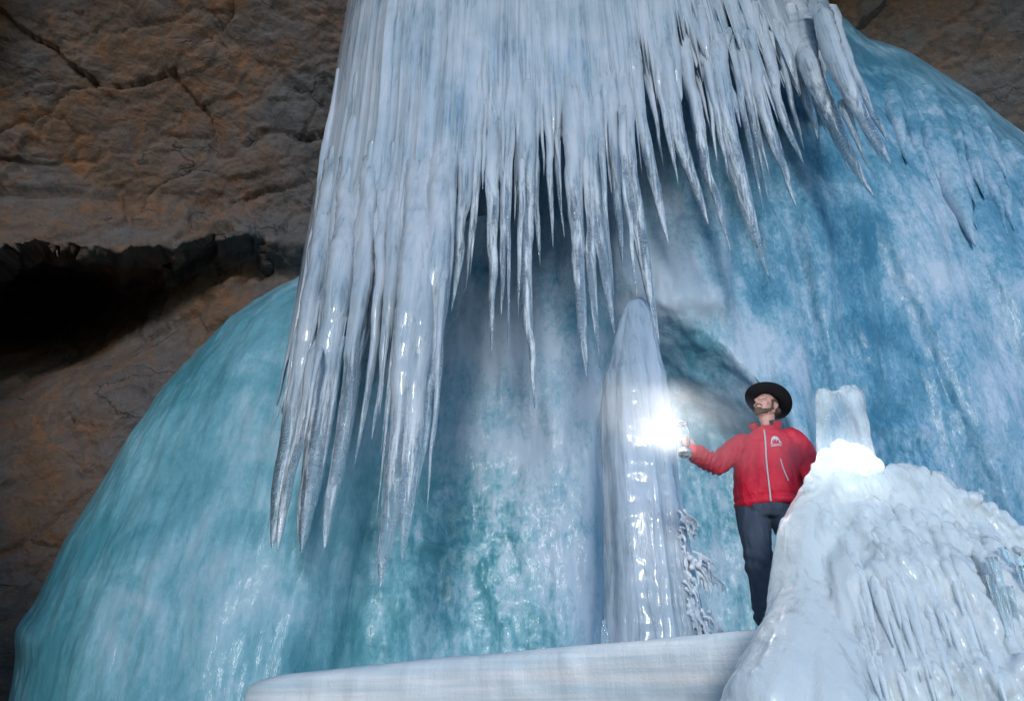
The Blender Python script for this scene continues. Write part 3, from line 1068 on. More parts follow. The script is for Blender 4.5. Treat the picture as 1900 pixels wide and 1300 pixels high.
# ------------------------------------------------------------------ ice ledge the man stands on
def build_ledge():
    E = [(452, 1300, 7.6), (446, 1290, 7.0), (452, 1264, 6.55), (500, 1251, 6.35), (700, 1232, 6.1), (900, 1210, 5.8), (1100, 1192, 5.45), (1250, 1178, 5.15), (1400, 1165, 4.85), (1550, 1150, 4.5), (1800, 1120, 4.2)]
    pts = np.array([tuple(at(u, v, Y)) for u, v, Y in E])
    pts[0] = pts[1] + np.array([0.5, 4.5, 0.0])
    pts[1] = pts[2] + np.array([0.02, 0.7, -0.02])
    L = np.concatenate([[0], np.cumsum(np.linalg.norm(np.diff(pts, axis=0), axis=1))])
    n = 420
    s = np.linspace(0, L[-1], n)
    e = np.stack([np.interp(s, L, pts[:, k]) for k in range(3)], -1)
    for _ in range(40):
        e[1:-1] = (e[:-2] + 2 * e[1:-1] + e[2:]) / 4
    tan = np.gradient(e, axis=0)
    tan[:, 2] = 0
    tan /= np.linalg.norm(tan, axis=1, keepdims=True)
    out = np.stack([tan[:, 1], -tan[:, 0], 0 * tan[:, 0]], -1)      # towards the camera
    prof = [(-6.5, -0.02), (-3.5, -0.0), (-1.6, 0.01), (-0.8, 0.012), (-0.35, 0.012), (-0.16, 0.008), (-0.08, 0.0), (-0.035, -0.02), (-0.01, -0.05), (0.0, -0.09)]
    for k in range(1, 26):
        z = -0.09 - k * 0.05
        prof.append((0.0 - 0.10 * (1 - math.cos(min(1, k / 14) * math.pi)) * 0.5, z))
    P = np.stack([e + out * a + np.array([0, 0, b]) for a, b in prof], 0)
    n_ = fbm(P * np.array([2.2, 2.2, 3.0]), 4, seed=51) * 0.035 + noise(P * np.array([0.5, 0.5, 14]), 52) * 0.012
    w_ = np.clip((np.arange(len(prof)) - 5) / 4, 0.1, 1)[:, None]
    drip = np.clip(noise(P * np.array([7, 7, 0.8]), 53), 0, 1) * 0.03
    P = P + (out[None] * ((n_ + drip) * w_)[..., None])
    P[..., 2] += 0.022 * fbm(P * 1.3, 4, seed=54) * 1.0
    return grid_obj('ice_ledge', P, LEDGE, flip=True)


ledge = build_ledge()
tag(ledge, 'smooth white banded ice ledge that the man stands on', None, None, 'structure')

# ------------------------------------------------------------------ ice column behind the lamp
col = thing('ice_column', 'tall pale tapering ice column behind the burning lamp', 'ice column', at(1200, 1165, 6.4))


def build_column():
    Yc = 6.6
    rows = [(556, 1180, 6), (564, 1180, 17), (580, 1181, 26), (620, 1181, 37), (680, 1180, 49), (700, 1178, 56), (800, 1182, 63), (900, 1188, 68), (1000, 1197, 74), (1100, 1206, 82), (1180, 1212, 90), (1290, 1216, 98)]
    vs = np.linspace(556, 1290, 200)
    cu = np.interp(vs, [r[0] for r in rows], [r[1] for r in rows])
    ra = np.interp(vs, [r[0] for r in rows], [r[2] for r in rows])
    seg = 72
    a = np.linspace(0, 2 * np.pi, seg, endpoint=True)
    P = np.zeros((len(vs), seg, 3))
    for i, v in enumerate(vs):
        c = at(cu[i], v, Yc)
        r = ra[i] * px(v, Yc)
        P[i, :, 0] = c.x + r * np.cos(a)
        P[i, :, 1] = c.y + r * 0.8 * np.sin(a)
        P[i, :, 2] = c.z
    A = np.repeat(a[None], len(vs), 0)
    q = np.stack([np.cos(A) * 2.4, np.sin(A) * 2.4, P[..., 2] * 0.35], -1)
    d = 0.034 * (1 - np.abs(noise(q, 61)) * 2) + 0.014 * (1 - 2 * np.abs(noise(q * np.array([2.6, 2.6, 1.5]), 62))) + 0.012 * fbm(P * 9, 3, seed=63)
    sc = np.clip(ra / 60, 0.15, 1)[:, None]
    P[..., 0] += np.cos(A) * d * sc
    P[..., 1] += np.sin(A) * d * sc
    return grid_obj('column_body', P, COLUMN)


o = build_column()
o.parent = col
o.matrix_parent_inverse = Matrix.Translation(col.location).inverted()


def frill(parent, name, anchors, m, seed, n=9, ln=0.16, Y=6.35, voxel=0.009):
    """lacy crust of little ice knobs, feathers and drips fused together"""
    R = random.Random(seed)
    B = Blob()
    for (u, v, sz) in anchors:
        base = at(u, v, Y)
        for k in range(n):
            p0 = base + Vector((R.uniform(-.05, .05), R.uniform(-.08, .06), R.uniform(-.08, .08))) * max(.6, sz)
            d = Vector((R.uniform(0.2, 1.0), R.uniform(-.5, .2), R.uniform(-1.1, -.15))).normalized()
            l = ln * sz * R.uniform(.3, 1.0)
            p1 = p0 + d * l * 0.6 + Vector((0, 0, 0.01))
            p2 = p0 + d * l + Vector((0, 0, -0.03 * sz))
            B.ball(p0, R.uniform(.013, .026) * max(.7, sz), seg=8)
            B.tube([p0, p1, p2], [0.017, 0.013, 0.007], seg=6)
            for j in range(2):
                q0 = p0.lerp(p2, R.uniform(.3, 1))
                B.tube([q0, q0 + Vector((0.004, 0, -R.uniform(.05, .15) * max(.6, sz)))], [0.008, 0.004], seg=6)
    return link_mesh(name, B.fuse(name, voxel, 1), m, parent, True)


fr = []
for v in range(985, 1175, 14):
    u = np.interp(v, [850, 900, 1000, 1100, 1180], [1252, 1258, 1272, 1288, 1298])
    fr.append((u - 9, v, 0.35 + 0.35 * random.random() + (0.5 if v > 1080 else 0)))
frill(col, 'frost_fringe', fr, FRINGE, 5, n=4, ln=.08)
frill(col, 'frost_tuft', [(1282, 1040, 1.1), (1292, 1046, 1.3), (1302, 1050, 1.1)], FRINGE, 6, n=5, ln=0.2)
frill(col, 'frost_tuft', [(1298, 1140, 1.1), (1306, 1152, 1.2), (1312, 1165, 1.0)], FRINGE, 8, n=5, ln=0.16)
frill(col, 'frost_tuft', [(1266, 955, 1.0), (1270, 965, 1.0)], FRINGE, 9, n=5, ln=0.15)

back_stump = Blob()
back_stump.tube([at(1184, 700, 7.5), at(1184, 620, 7.5), at(1184, 572, 7.5)], [40 * px(650, 7.5), 36 * px(620, 7.5), 22 * px(570, 7.5)], seg=20)
o = link_mesh('ice_column', back_stump.plain('ice_column'), ICE_FROST)
tag(o, 'short bluish rounded ice column peeping above the tall one', 'ice column')

# little clear stub left of the column foot
st_ = Blob()
b0 = at(1120, 1192, 5.6)
k_ = px(1180, 5.6)
st_.tube([b0 + Vector((0, 0, -.05)), b0 + Vector((0.0, 0, 20 * k_)), b0 + Vector((3 * k_, 0, 34 * k_))], [6 * k_, 4 * k_, 3 * k_], seg=8)
st_.tube([b0 + Vector((8 * k_, 0, -.05)), b0 + Vector((7 * k_, 0, 16 * k_)), b0 + Vector((4 * k_, 0, 30 * k_))], [5 * k_, 4 * k_, 3 * k_], seg=8)
st_.ball(b0 + Vector((3 * k_, 0, 36 * k_)), 4.5 * k_)
o = link_mesh('ice_stub', st_.fuse('ice_stub', 0.006, 3), ICE_CLEAR)
tag(o, 'tiny clear ice stub standing on the ledge left of the tall column', 'ice stub')

# ------------------------------------------------------------------ foreground ice mound
mound = thing('ice_mound', 'bulky white ribbed ice mound in front of the man, lit from inside', 'ice mound', at(1640, 1300, 4.0))


def build_mound():
    B = Blob()
    R = random.Random(12)

    def T(pts, seg=14):
        B.tube([at(u, v, Y) for u, v, Y, r in pts], [r * px(v, Y) for u, v, Y, r in pts], seg=seg)

    def Bl(u, v, Y, r):
        B.ball(at(u, v, Y), r * px(v, Y))

    # left shoulder and foot
    T([(1540, 915, 4.35, 44), (1512, 990, 4.25, 66), (1510, 1080, 4.2, 74), (1506, 1180, 4.1, 82), (1490, 1290, 3.95, 125)])
    T([(1560, 900, 4.35, 50), (1580, 1000, 4.3, 90), (1620, 1150, 4.2, 140), (1650, 1300, 4.1, 190)])
    Bl(1512, 940, 4.3, 34)
    Bl(1478, 1000, 4.25, 36)
    T([(1512, 1130, 4.15, 70), (1490, 1215, 3.95, 86), (1440, 1330, 3.72, 96)])
    T([(1520, 1160, 4.1, 60), (1535, 1240, 3.85, 80), (1540, 1350, 3.65, 90)])
    T([(1490, 1225, 3.85, 60), (1410, 1318, 3.75, 62), (1360, 1400, 3.7, 60)])
    # hump behind
    for u, v, r in ((1640, 925, 48), (1668, 905, 47), (1722, 915, 41), (1752, 945, 36), (1772, 955, 34), (1805, 960, 35), (1840, 980, 33), (1872, 1010, 34), (1895, 1040, 34)):
        T([(u, v, 4.25, r), (u + 40, v + 130, 4.2, r * 1.5), (u + 110, v + 390, 4.0, r * 2.6)])
    Bl(1545, 858, 4.22, 24)
    Bl(1580, 856, 4.22, 28)
    Bl(1606, 872, 4.22, 25)
    Bl(1540, 880, 4.2, 30)
    Bl(1525, 895, 4.22, 28)
    Bl(1562, 915, 4.2, 46)
    Bl(1612, 915, 4.2, 40)
    # knobbly beads along the crest
    for u, v, r in ((1708, 880, 9), (1742, 890, 12), (1764, 918, 10), (1782, 925, 12), (1800, 928, 13), (1832, 943, 14), (1855, 960, 11), (1870, 975, 12), (1888, 990, 11), (1560, 835, 12), (1600, 846, 12), (1500, 905, 12), (1515, 893, 9)):
        Bl(u, v, 4.15, r)
    # long flutes running from the crest down the front
    for k in range(44):
        t = k / 43
        u0 = 1512 + 385 * t + R.uniform(-7, 7)
        crest = np.interp(u0, [1490, 1560, 1640, 1700, 1760, 1820, 1890], [985, 940, 915, 910, 945, 965, 1005])
        v0 = crest + R.uniform(-4, 30) + (R.uniform(0, 120) if k % 3 == 0 else 0)
        v1 = 1345
        sl = 0.24 + 0.16 * t
        r = R.uniform(7, 14)
        Y0 = 3.97 - R.uniform(0, .07) - 0.05 * t
        m_ = 7
        T([(u0 + sl * (v1 - v0) * j / m_ + R.uniform(-3, 3), v0 + (v1 - v0) * j / m_, Y0 + .24 * max(0, 1 - j / 1.8) - .28 * j / m_, r * R.uniform(.8, 1.2) * (.45 if j == 0 else .8 + .5 * j / m_)) for j in range(m_ + 1)], seg=10)
    for k in range(10):
        Bl(R.uniform(1600, 1900), R.uniform(1230, 1340), R.uniform(3.58, 3.72), R.uniform(16, 34))
    me = B.fuse('mound_body', 0.014, 3)
    co, no = get_co(me), get_no(me)
    fl = np.stack([co[:, 0] - 0.33 * (1.9 - co[:, 2]) * -1 * -1, co[:, 1] * .6, co[:, 2] * 0.16], -1)
    side = sstep((co[:, 0] - 1.75) / .35)
    d = (0.006 + 0.034 * side) * fbm(fl * np.array([13, 9, 13]), 4, 0.6, seed=35, ridge=True) + 0.020 * fbm(co * np.array([4, 4, 2.2]), 3, seed=33) + 0.005 * fbm(co * np.array([14, 14, 5]), 3, seed=34)
    set_co(me, co + no * d[:, None])
    return me


o_mb = link_mesh('mound_body', build_mound(), MOUND, mound)


def build_horn():
    B = Blob()
    Y = 4.25

    def T(pts):
        B.tube([at(u, v, Y + dy) for u, v, dy, r in pts], [r * px(v, Y) for u, v, dy, r in pts], seg=16)

    T([(1528, 732, 0, 15), (1532, 760, 0, 18), (1540, 810, 0, 24), (1552, 870, 0, 34)])
    T([(1583, 740, 0, 21), (1583, 765, 0, 23), (1588, 810, 0, 26), (1594, 880, 0, 36)])
    T([(1556, 742, .02, 22), (1560, 790, .0, 32), (1566, 860, 0, 42)])
    T([(1565, 724, 0, 9), (1583, 722, 0, 9), (1596, 734, 0, 8)])
    B.ball(at(1572, 868, Y - .05), 42 * px(870, Y))
    B.ball(at(1540, 872, Y - .05), 26 * px(870, Y))
    B.ball(at(1606, 878, Y - .04), 26 * px(870, Y))
    me = B.fuse('ice_horn', 0.012, 4)
    co, no = get_co(me), get_no(me)
    d = 0.007 * fbm(co * 11, 4, seed=37)
    set_co(me, co + no * d[:, None])
    return me


o = link_mesh('ice_horn', build_horn(), HORN, mound)
o['label'] = 'glassy two-lobed horn of clear ice'
# clear drips running down its front
MB = BVHTree.FromPolygons([v.co.copy() for v in o_mb.data.vertices], [tuple(p.vertices) for p in o_mb.data.polygons])


def mound_Y(u, v):
    h = MB.ray_cast(EYE, (at(u, v, 2) - EYE).normalized())
    return h[0].y if h[0] is not None else 4.1


for k in range(26):
    u0 = random.uniform(1540, 1890)
    v0 = np.interp(u0, [1490, 1560, 1640, 1700, 1760, 1820, 1890], [1010, 970, 950, 940, 970, 990, 1040]) + random.uniform(0, 170)
    v1 = v0 + random.uniform(160, 300)
    sl = 0.26 + 0.12 * (u0 - 1500) / 400
    pp = [(u0 + sl * (v1 - v0) * t, v0 + (v1 - v0) * t) for t in (0, .33, .66, 1)]
    icount[0] += 1
    pts = [at(u, v, mound_Y(u, v) + .04 - .02 * i) for i, (u, v) in enumerate(pp)]
    R0 = random.uniform(5, 11) * px(v0, pts[0].y)
    vv, ff = icicle_mesh(pts, [R0 * .6, R0, R0 * .8, R0 * .15], seg=9, ring=.05, lobes=.2, seed=icount[0])
    oo = mesh_obj('icicle', vv - np.array(tuple(pts[0])), ff, DRIP)
    oo.location = pts[0]
    oo.parent = mound
    oo.matrix_parent_inverse = Matrix.Translation(mound.location).inverted()
# loose glassy drips down the right edge
for k in range(12):
    u0 = random.uniform(1830, 1895)
    v0 = np.interp(u0, [1830, 1900], [985, 1020]) + random.uniform(0, 90)
    v1 = v0 + random.uniform(60, 180)
    icicle(mound, [(u0, v0), (u0 + (v1 - v0) * .3, v1)], random.uniform(9, 18), ICE_CLEAR, Y=3.78 + random.uniform(-.08, .1), taper=MID)

# ------------------------------------------------------------------ the man
FOOT = at(1420, 1166, 5.2)
PX, PY, PZ = 2.0, 5.2, FOOT.z
man = thing('person', 'bearded man in red jacket and black brimmed hat holding out a burning lamp', 'person', (PX, PY, PZ))
SKIN = simple('skin', (0.50, 0.27, 0.22), 0.5, var=0.12, scale=60, bump=0.002)
RED = None


def make_red():
    M = Mat('red_jacket_cloth')
    p = M.pos()
    fold = M.noise(M.pos((1, 1, 0.5)), 9, 4, 0.5, 1.2)
    weave = M.noise(p, 420, 2)
    c = M.mix(fold, (0.46, 0.005, 0.024), (0.62, 0.010, 0.040))
    b = M.bump(fold, 0.7, 0.04)
    b = M.bump(weave, 0.15, 0.001, b)
    s = M.n('BsdfPrincipled', Base_Color=c, Roughness=0.62, Normal=b)
    s.inputs['Specular IOR Level'].default_value = 0.35
    return M.done(s.outputs[0])


RED = make_red()
GREYCLOTH = simple('trouser_cloth', (0.040, 0.056, 0.085), 0.8, var=0.3, scale=14, bump=0.02, stretch=(1, 1, 0.6))
BLACKFELT = simple('black_felt', (0.010, 0.010, 0.012), 0.9, var=0.3, scale=80, spec=0.1)
DARKFLEECE = simple('dark_fleece', (0.03, 0.033, 0.038), 0.9, var=0.3, scale=90)
LEATHER = simple('boot_leather', (0.018, 0.014, 0.012), 0.55, var=0.3, scale=40)
HAIR = simple('brown_hair', (0.085, 0.052, 0.032), 0.7, var=0.5, scale=160, bump=0.006)
ZIP = simple('zip_grey', (0.45, 0.46, 0.48), 0.4, var=0.15, scale=200)
METAL = simple('polished_metal', (0.62, 0.62, 0.64), 0.25, 1.0, var=0.1, scale=40)
PRINT = simple('pale_print', (0.62, 0.66, 0.68), 0.6, var=0.05)
EYEW = simple('eye_white', (0.34, 0.31, 0.29), 0.2, var=0.03)
EYED = simple('eye_dark', (0.03, 0.03, 0.03), 0.2, var=0.1)

O = Vector((PX, PY, PZ))
TW = math.radians(-20)


def W(x, y, z):
    return O + Vector((x, y, z))


def ring(cx, cy, z, rx, ry, n=28, p=2.3):
    """torso section, turned by TW"""
    r = []
    for k in range(n):
        a = 2 * math.pi * k / n
        c, s = math.cos(a), math.sin(a)
        x = rx * math.copysign(abs(c) ** (2 / p), c)
        y = ry * math.copysign(abs(s) ** (2 / p), s)
        r.append(O + Vector((cx + x * math.cos(TW) - y * math.sin(TW), cy + x * math.sin(TW) + y * math.cos(TW), z)))
    return r


# joints
SHR, ELR, WRR = W(-.150, .07, 1.395), W(-.385, -.03, 1.195), W(-.625, -.235, 1.235)
SHL, ELL, WRL = W(.250, -.07, 1.395), W(.345, -.03, 1.20), W(.235, -.28, 1.02)
HPR, KNR, ANR = W(-.145, .03, .88), W(-.18, -.02, .47), W(-.185, .02, .08)
HPL, KNL, ANL = W(.06, -.03, .88), W(.12, -.06, .47), W(.14, -.01, .08)
NECK = W(.06, 0.0, 1.50)

# head frame
HU = Vector((.30, .16, .93)).normalized()
HF = Vector((-.78, -.60, .30))
HF = (HF - HU * HF.dot(HU)).normalized()
HS = HF.cross(HU)                       # head's right... image-left/up side
HC = W(.085, -.035, 1.69)
HM = Matrix((HS, HF, HU)).transposed()


HATU = Vector((.40, .40, .82)).normalized()
HATF = (HF - HATU * HF.dot(HATU)).normalized()
HATS = HATF.cross(HATU)


def HT(s, f, u):
    return HC + HU * .058 + HATS * s + HATF * (f - .005) + HATU * (u - .045)


def H(s, f, u):
    return HC + HS * s + HF * f + HU * u


LAMP_BASE = at(1272, 843, 4.86)
LAMP_TOP = at(1263, 782, 4.93)
LA = (LAMP_TOP - LAMP_BASE).normalized()
HANDP = at(1281, 822, 4.97)             # palm centre of the raised hand


def build_body():
    B = Blob()
    # trunk
    B.tube([W(-.04, 0, .92), W(-.01, 0, 1.08), W(.03, 0, 1.26), W(.05, 0, 1.36)], [.15, .14, .15, .12], flat=(Vector((math.sin(-TW), math.cos(TW), 0)), .75))
    B.tube([SHR, W(.05, 0, 1.40), SHL], [.06, .085, .06])
    B.tube([W(.055, .0, 1.38), W(.07, -.01, 1.52), HC + HU * -.07 - HF * .02], [.075, .062, .06])
    for a, b, c in ((SHR, ELR, WRR), (SHL, ELL, WRL)):
        B.tube([a, a.lerp(b, .5), b], [.062, .052, .044])
        B.tube([b, b.lerp(c, .35), c], [.044, .044, .028])
    for a, b, c in ((HPR, KNR, ANR), (HPL, KNL, ANL)):
        B.tube([a, a.lerp(b, .5), b], [.092, .08, .058])
        B.tube([b, b.lerp(c, .35), c], [.058, .058, .036])
        B.tube([c, c + Vector((-.02, -.09, -.035)), c + Vector((-.03, -.17, -.05))], [.036, .032, .022])
    # head
    B.ball(H(0, -.012, .035), (.076, .096, .092), HM)
    B.ball(H(0, .03, -.03), (.062, .070, .085), HM)
    B.ball(H(0, .055, -.088), (.036, .034, .026), HM)
    B.tube([H(-.058, -.015, -.05), H(-.045, .02, -.075), H(0, .07, -.095), H(.045, .02, -.075), H(.058, -.015, -.05)], [.022, .022, .019, .022, .022], seg=10)
    B.tube([H(-.045, .082, .030), H(0, .093, .034), H(.045, .082, .030)], [.012, .012, .012], seg=8)
    B.tube([H(0, .092, .025), H(0, .112, -.008), H(0, .116, -.022)], [.010, .013, .014], seg=8)
    B.ball(H(.013, .103, -.024), .010)
    B.ball(H(-.013, .103, -.024), .010)
    B.tube([H(-.022, .088, -.052), H(0, .098, -.050), H(.022, .088, -.052)], [.006, .008, .006], seg=8)
    B.tube([H(-.018, .088, -.062), H(0, .097, -.063), H(.018, .088, -.062)], [.007, .009, .007], seg=8)
    for s in (-1, 1):
        B.ball(H(.046 * s, .068, -.012), (.022, .016, .018), HM)
        B.ball(H(.077 * s, -.018, -.002), (.010, .019, .032), HM)
        B.tube([H(.083 * s, -.028, .022), H(.087 * s, -.03, 0), H(.081 * s, -.015, -.028)], [.007, .007, .008], seg=8)
    # raised hand: palm, four fingers curled round the lamp handle, thumb
    fd = (HANDP - WRR).normalized()
    B.tube([WRR, WRR.lerp(HANDP, .6), HANDP], [.028, .034, .034], flat=(Vector((0, 1, 0)), .6), seg=12)
    side = LA
    grip = LAMP_BASE.lerp(LAMP_TOP, .45) + Vector((.062, 0, 0))
    for i, (ln, r) in enumerate(((.95, .0092), (1.05, .0098), (1.0, .0095), (.8, .0082))):
        k0 = HANDP + side * (.030 - .021 * i) + Vector((-.01, -.012, 0))
        p1 = k0 + Vector((-.030, -.030, .004)) * ln
        p2 = p1 + Vector((-.022, .012, -.002)) * ln
        p3 = p2 + Vector((-.004, .022, -.004)) * ln
        B.tube([k0, p1, p2, p3], [r * 1.1, r, r * .95, r * .8], seg=8)
    t0 = HANDP + side * .02 + Vector((-.004, .018, 0))
    B.tube([t0, t0 + Vector((-.02, .022, .026)), t0 + Vector((-.042, .012, .036))], [.013, .011, .009], seg=8)
    # other hand, behind the ice
    hl = WRL + Vector((-.01, -.08, -.03))
    B.tube([WRL, hl], [.028, .036], seg=12, flat=(Vector((1, 0, 0)), .6))
    for i, ln in enumerate((.9, 1.05, 1.0, .78)):
        k0 = hl + Vector((0, -.02, .030 - .021 * i))
        B.tube([k0, k0 + Vector((.006, -.036, -.004)) * ln, k0 + Vector((.026, -.056, -.008)) * ln, k0 + Vector((.042, -.056, -.012)) * ln], [.010, .0095, .009, .0075], seg=8)
    B.tube([hl + Vector((.01, 0, .03)), hl + Vector((.03, -.02, .05)), hl + Vector((.04, -.045, .052))], [.013, .011, .009], seg=8)
    return B.fuse('body', 0.0055, 3, 0.4)


link_mesh('body', build_body(), SKIN, man)


def build_jacket():
    B = Blob()
    B.loft([ring(-.03, .0, .865, .232, .165), ring(-.03, 0, .90, .245, .175), ring(-.02, 0, .96, .250, .180), ring(.0, 0, 1.08, .248, .178), ring(.02, 0, 1.2, .252, .172), ring(.04, 0, 1.30, .252, .165), ring(.05, 0, 1.38, .225, .148), ring(.055, 0, 1.435, .17, .12), ring(.06, 0, 1.475, .115, .098), ring(.062, 0, 1.505, .09, .088)])
    for a, b, c, nm in ((SHR, ELR, WRR, 0), (SHL, ELL, WRL, 1)):
        B.tube([a + Vector((.03 if nm == 0 else -.03, 0, .01)), a.lerp(b, .35), a.lerp(b, .75), b], [.086, .088, .084, .080])
        B.tube([b, b.lerp(c, .4), b.lerp(c, .85), c], [.082, .076, .064, .056])
    me = B.fuse('jacket', 0.011, 8)
    co, no = get_co(me), get_no(me)
    rel = co - np.array(tuple(O))
    # sag folds at the elbows, waist gather and long soft creases
    d = 0.016 * fbm(rel * np.array([7, 7, 3.2]), 3, seed=15, ridge=True) + 0.008 * fbm(rel * np.array([16, 16, 9]), 3, seed=16)
    hem = np.exp(-((rel[:, 2] - .885) / .03) ** 2) * (np.abs(rel[:, 0]) < .3)
    d = d - 0.012 * np.exp(-((rel[:, 2] - .925) / .012) ** 2) * (np.abs(rel[:, 0]) < .3) + 0.006 * hem
    arm = np.exp(-((rel[:, 0] + .42) / .12) ** 2)
    d = d + 0.010 * arm * np.sin((rel[:, 0] * 1.0 - rel[:, 2] * .6) * 130)
    set_co(me, co + no * d[:, None])
    return me


jk = link_mesh('jacket', build_jacket(), RED, man)


def front(sx, z, out=0.0):
    """a point on the jacket's front; sx -1..1 across it"""
    zs = [.865, .90, .96, 1.08, 1.2, 1.30, 1.38, 1.435, 1.475]
    rx = np.interp(z, zs, [.232, .245, .25, .248, .252, .258, .245, .19, .115])
    ry = np.interp(z, zs, [.165, .175, .18, .178, .172, .165, .148, .12, .095])
    cx = np.interp(z, zs, [-.03, -.03, -.02, 0, .02, .04, .05, .055, .06])
    x = rx * sx
    y = -ry * (1 - abs(sx) ** 2.3) ** (1 / 2.3) - out
    return O + Vector((cx + x * math.cos(TW) - y * math.sin(TW), x * math.sin(TW) + y * math.cos(TW), z))


JB = BVHTree.FromPolygons([v.co.copy() for v in jk.data.vertices], [tuple(p.vertices) for p in jk.data.polygons])


def on_jacket(sx, z, lift=0.004):
    p = front(sx, z, 0.10)
    c = O + Vector((.02, 0, z))
    d = (c - p).normalized()
    hit = JB.ray_cast(p, d)
    if hit[0] is None:
        return front(sx, z, lift)
    return hit[0] - d * lift


def strip(name, pts, r, m, parent):
    B = Blob()
    B.tube(pts, [r] * len(pts), seg=6)
    return link_mesh(name, B.plain(name), m, parent)


zp = [on_jacket(0.02 + .03 * math.sin(z * 9), z, .003) for z in np.linspace(.875, 1.46, 22)]
strip('zip', zp, 0.007, ZIP, jk)
pz = [on_jacket(.60 + .18 * t, 1.19 - .17 * t, .003) for t in np.linspace(0, 1, 9)]
strip('pocket_zip', pz, 0.0055, ZIP, jk)
pz = [on_jacket(-.66 - .1 * t, 1.17 - .15 * t, .003) for t in np.linspace(0, 1, 9)]
# emblem on the chest: an arch with hanging icicles above the lettering
emb = Blob()
arch = [on_jacket(.46 + .17 * math.cos(a), 1.335 + .048 * math.sin(a), .004) for a in np.linspace(0, math.pi, 13)]
emb.tube(arch, [.0045] * 13, seg=6)
for dx_, ln in ((-.09, .028), (-.02, .02), (.05, .032), (.10, .018)):
    emb.tube([on_jacket(.46 + dx_, 1.373, .004), on_jacket(.46 + dx_, 1.373 - ln, .004)], [.0065, .002], seg=6)
emb.tube([on_jacket(.25, 1.33, .004), on_jacket(.31, 1.33, .004)], [.0045] * 2, seg=6)
emb.tube([on_jacket(.61, 1.33, .004), on_jacket(.67, 1.33, .004)], [.0045] * 2, seg=6)
link_mesh('emblem', emb.plain('emblem'), PRINT, jk)
tc = bpy.data.curves.new('lettering', 'FONT')
tc.body = 'EISRIESENWELT'
tc.size = 0.028
tc.align_x = 'CENTER'
tc.extrude = 0.001
to = bpy.data.objects.new('lettering_raw', tc)
C.objects.link(to)
tm = bpy.data.meshes.new_from_object(to.evaluated_get(bpy.context.evaluated_depsgraph_get()))
bpy.data.objects.remove(to)
co = get_co(tm)
wmax = np.abs(co[:, 0]).max()
new = [tuple(on_jacket(.46 + .23 * c[0] / wmax, 1.298 + c[1] * 1.1, .0035 + c[2])) for c in co]
set_co(tm, np.array(new))
tm.materials.clear()
link_mesh('lettering', tm, PRINT, jk, False)


def collar(name, rad, zb, h, m, parent, open_a, thick, lean=.0, grow=.012):
    """standing collar open at the front"""
    fa = math.atan2(-math.cos(TW), math.sin(TW)) + .0
    verts, faces = [], []
    n = 26
    for i in range(n + 1):
        a = fa + open_a + (2 * math.pi - 2 * open_a) * i / n
        dz = 0.03 * math.cos(a - fa)                     # lower at the front
        for rr, zz in ((rad, zb - dz), (rad + grow, zb + h - dz * 1.2), (rad + grow + thick, zb + h - dz * 1.2 - .004), (rad + thick + .004, zb - dz)):
            verts.append(W(.064 + rr * math.cos(a), -.0 + rr * .95 * math.sin(a), zz))
    for i in range(n):
        for k in range(4):
            a, b = i * 4 + k, i * 4 + (k + 1) % 4
            faces.append((a, b, b + 4, a + 4))
    faces += [(0, 1, 2, 3), tuple(n * 4 + k for k in (3, 2, 1, 0))]
    return mesh_obj(name, verts, faces, m, parent)


collar('collar', .094, 1.485, .080, RED, jk, .55, .010, grow=.030)
collar('fleece_collar', .078, 1.50, .085, DARKFLEECE, man, .40, .012, grow=.014)


def build_trousers():
    B = Blob()
    B.loft([ring(-.04, 0, .78, .17, .13), ring(-.04, 0, .84, .205, .15), ring(-.035, 0, .92, .205, .15), ring(-.03, 0, 1.0, .19, .14)])
    for a, b, c in ((HPR, KNR, ANR), (HPL, KNL, ANL)):
        B.tube([a, a.lerp(b, .45), b, b.lerp(c, .5), c + Vector((0, 0, -.01))], [.118, .112, .094, .086, .078])
    me = B.fuse('trousers', 0.011, 6)
    co, no = get_co(me), get_no(me)
    rel = co - np.array(tuple(O))
    d = 0.015 * fbm(rel * np.array([9, 9, 3.5]), 3, seed=25, ridge=True) + 0.005 * fbm(rel * 15, 3, seed=26)
    d = d + .007 * np.exp(-((rel[:, 2] - .46) / .09) ** 2) * np.sin(rel[:, 2] * 60 + rel[:, 0] * 40) + .006 * np.exp(-((rel[:, 2] - .11) / .06) ** 2) * np.sin(rel[:, 2] * 95)
    set_co(me, co + no * d[:, None])
    return me


link_mesh('trousers', build_trousers(), GREYCLOTH, man)
for c in (ANR, ANL):
    B = Blob()
    B.tube([c + Vector((.0, .05, -.055)), c + Vector((-.01, -.05, -.05)), c + Vector((-.03, -.17, -.058)), c + Vector((-.035, -.22, -.062))], [.045, .05, .047, .032], flat=(Vector((0, 0, 1)), .75))
    B.tube([c + Vector((0, .01, .06)), c + Vector((0, .01, -.04))], [.055, .052])
    B.tube([c + Vector((.0, .06, -.078)), c + Vector((-.03, -.17, -.080)), c + Vector((-.035, -.23, -.080))], [.048, .05, .036], flat=(Vector((0, 0, 1)), .25))
    link_mesh('boot', B.fuse('boot', 0.008, 4), LEATHER, man)

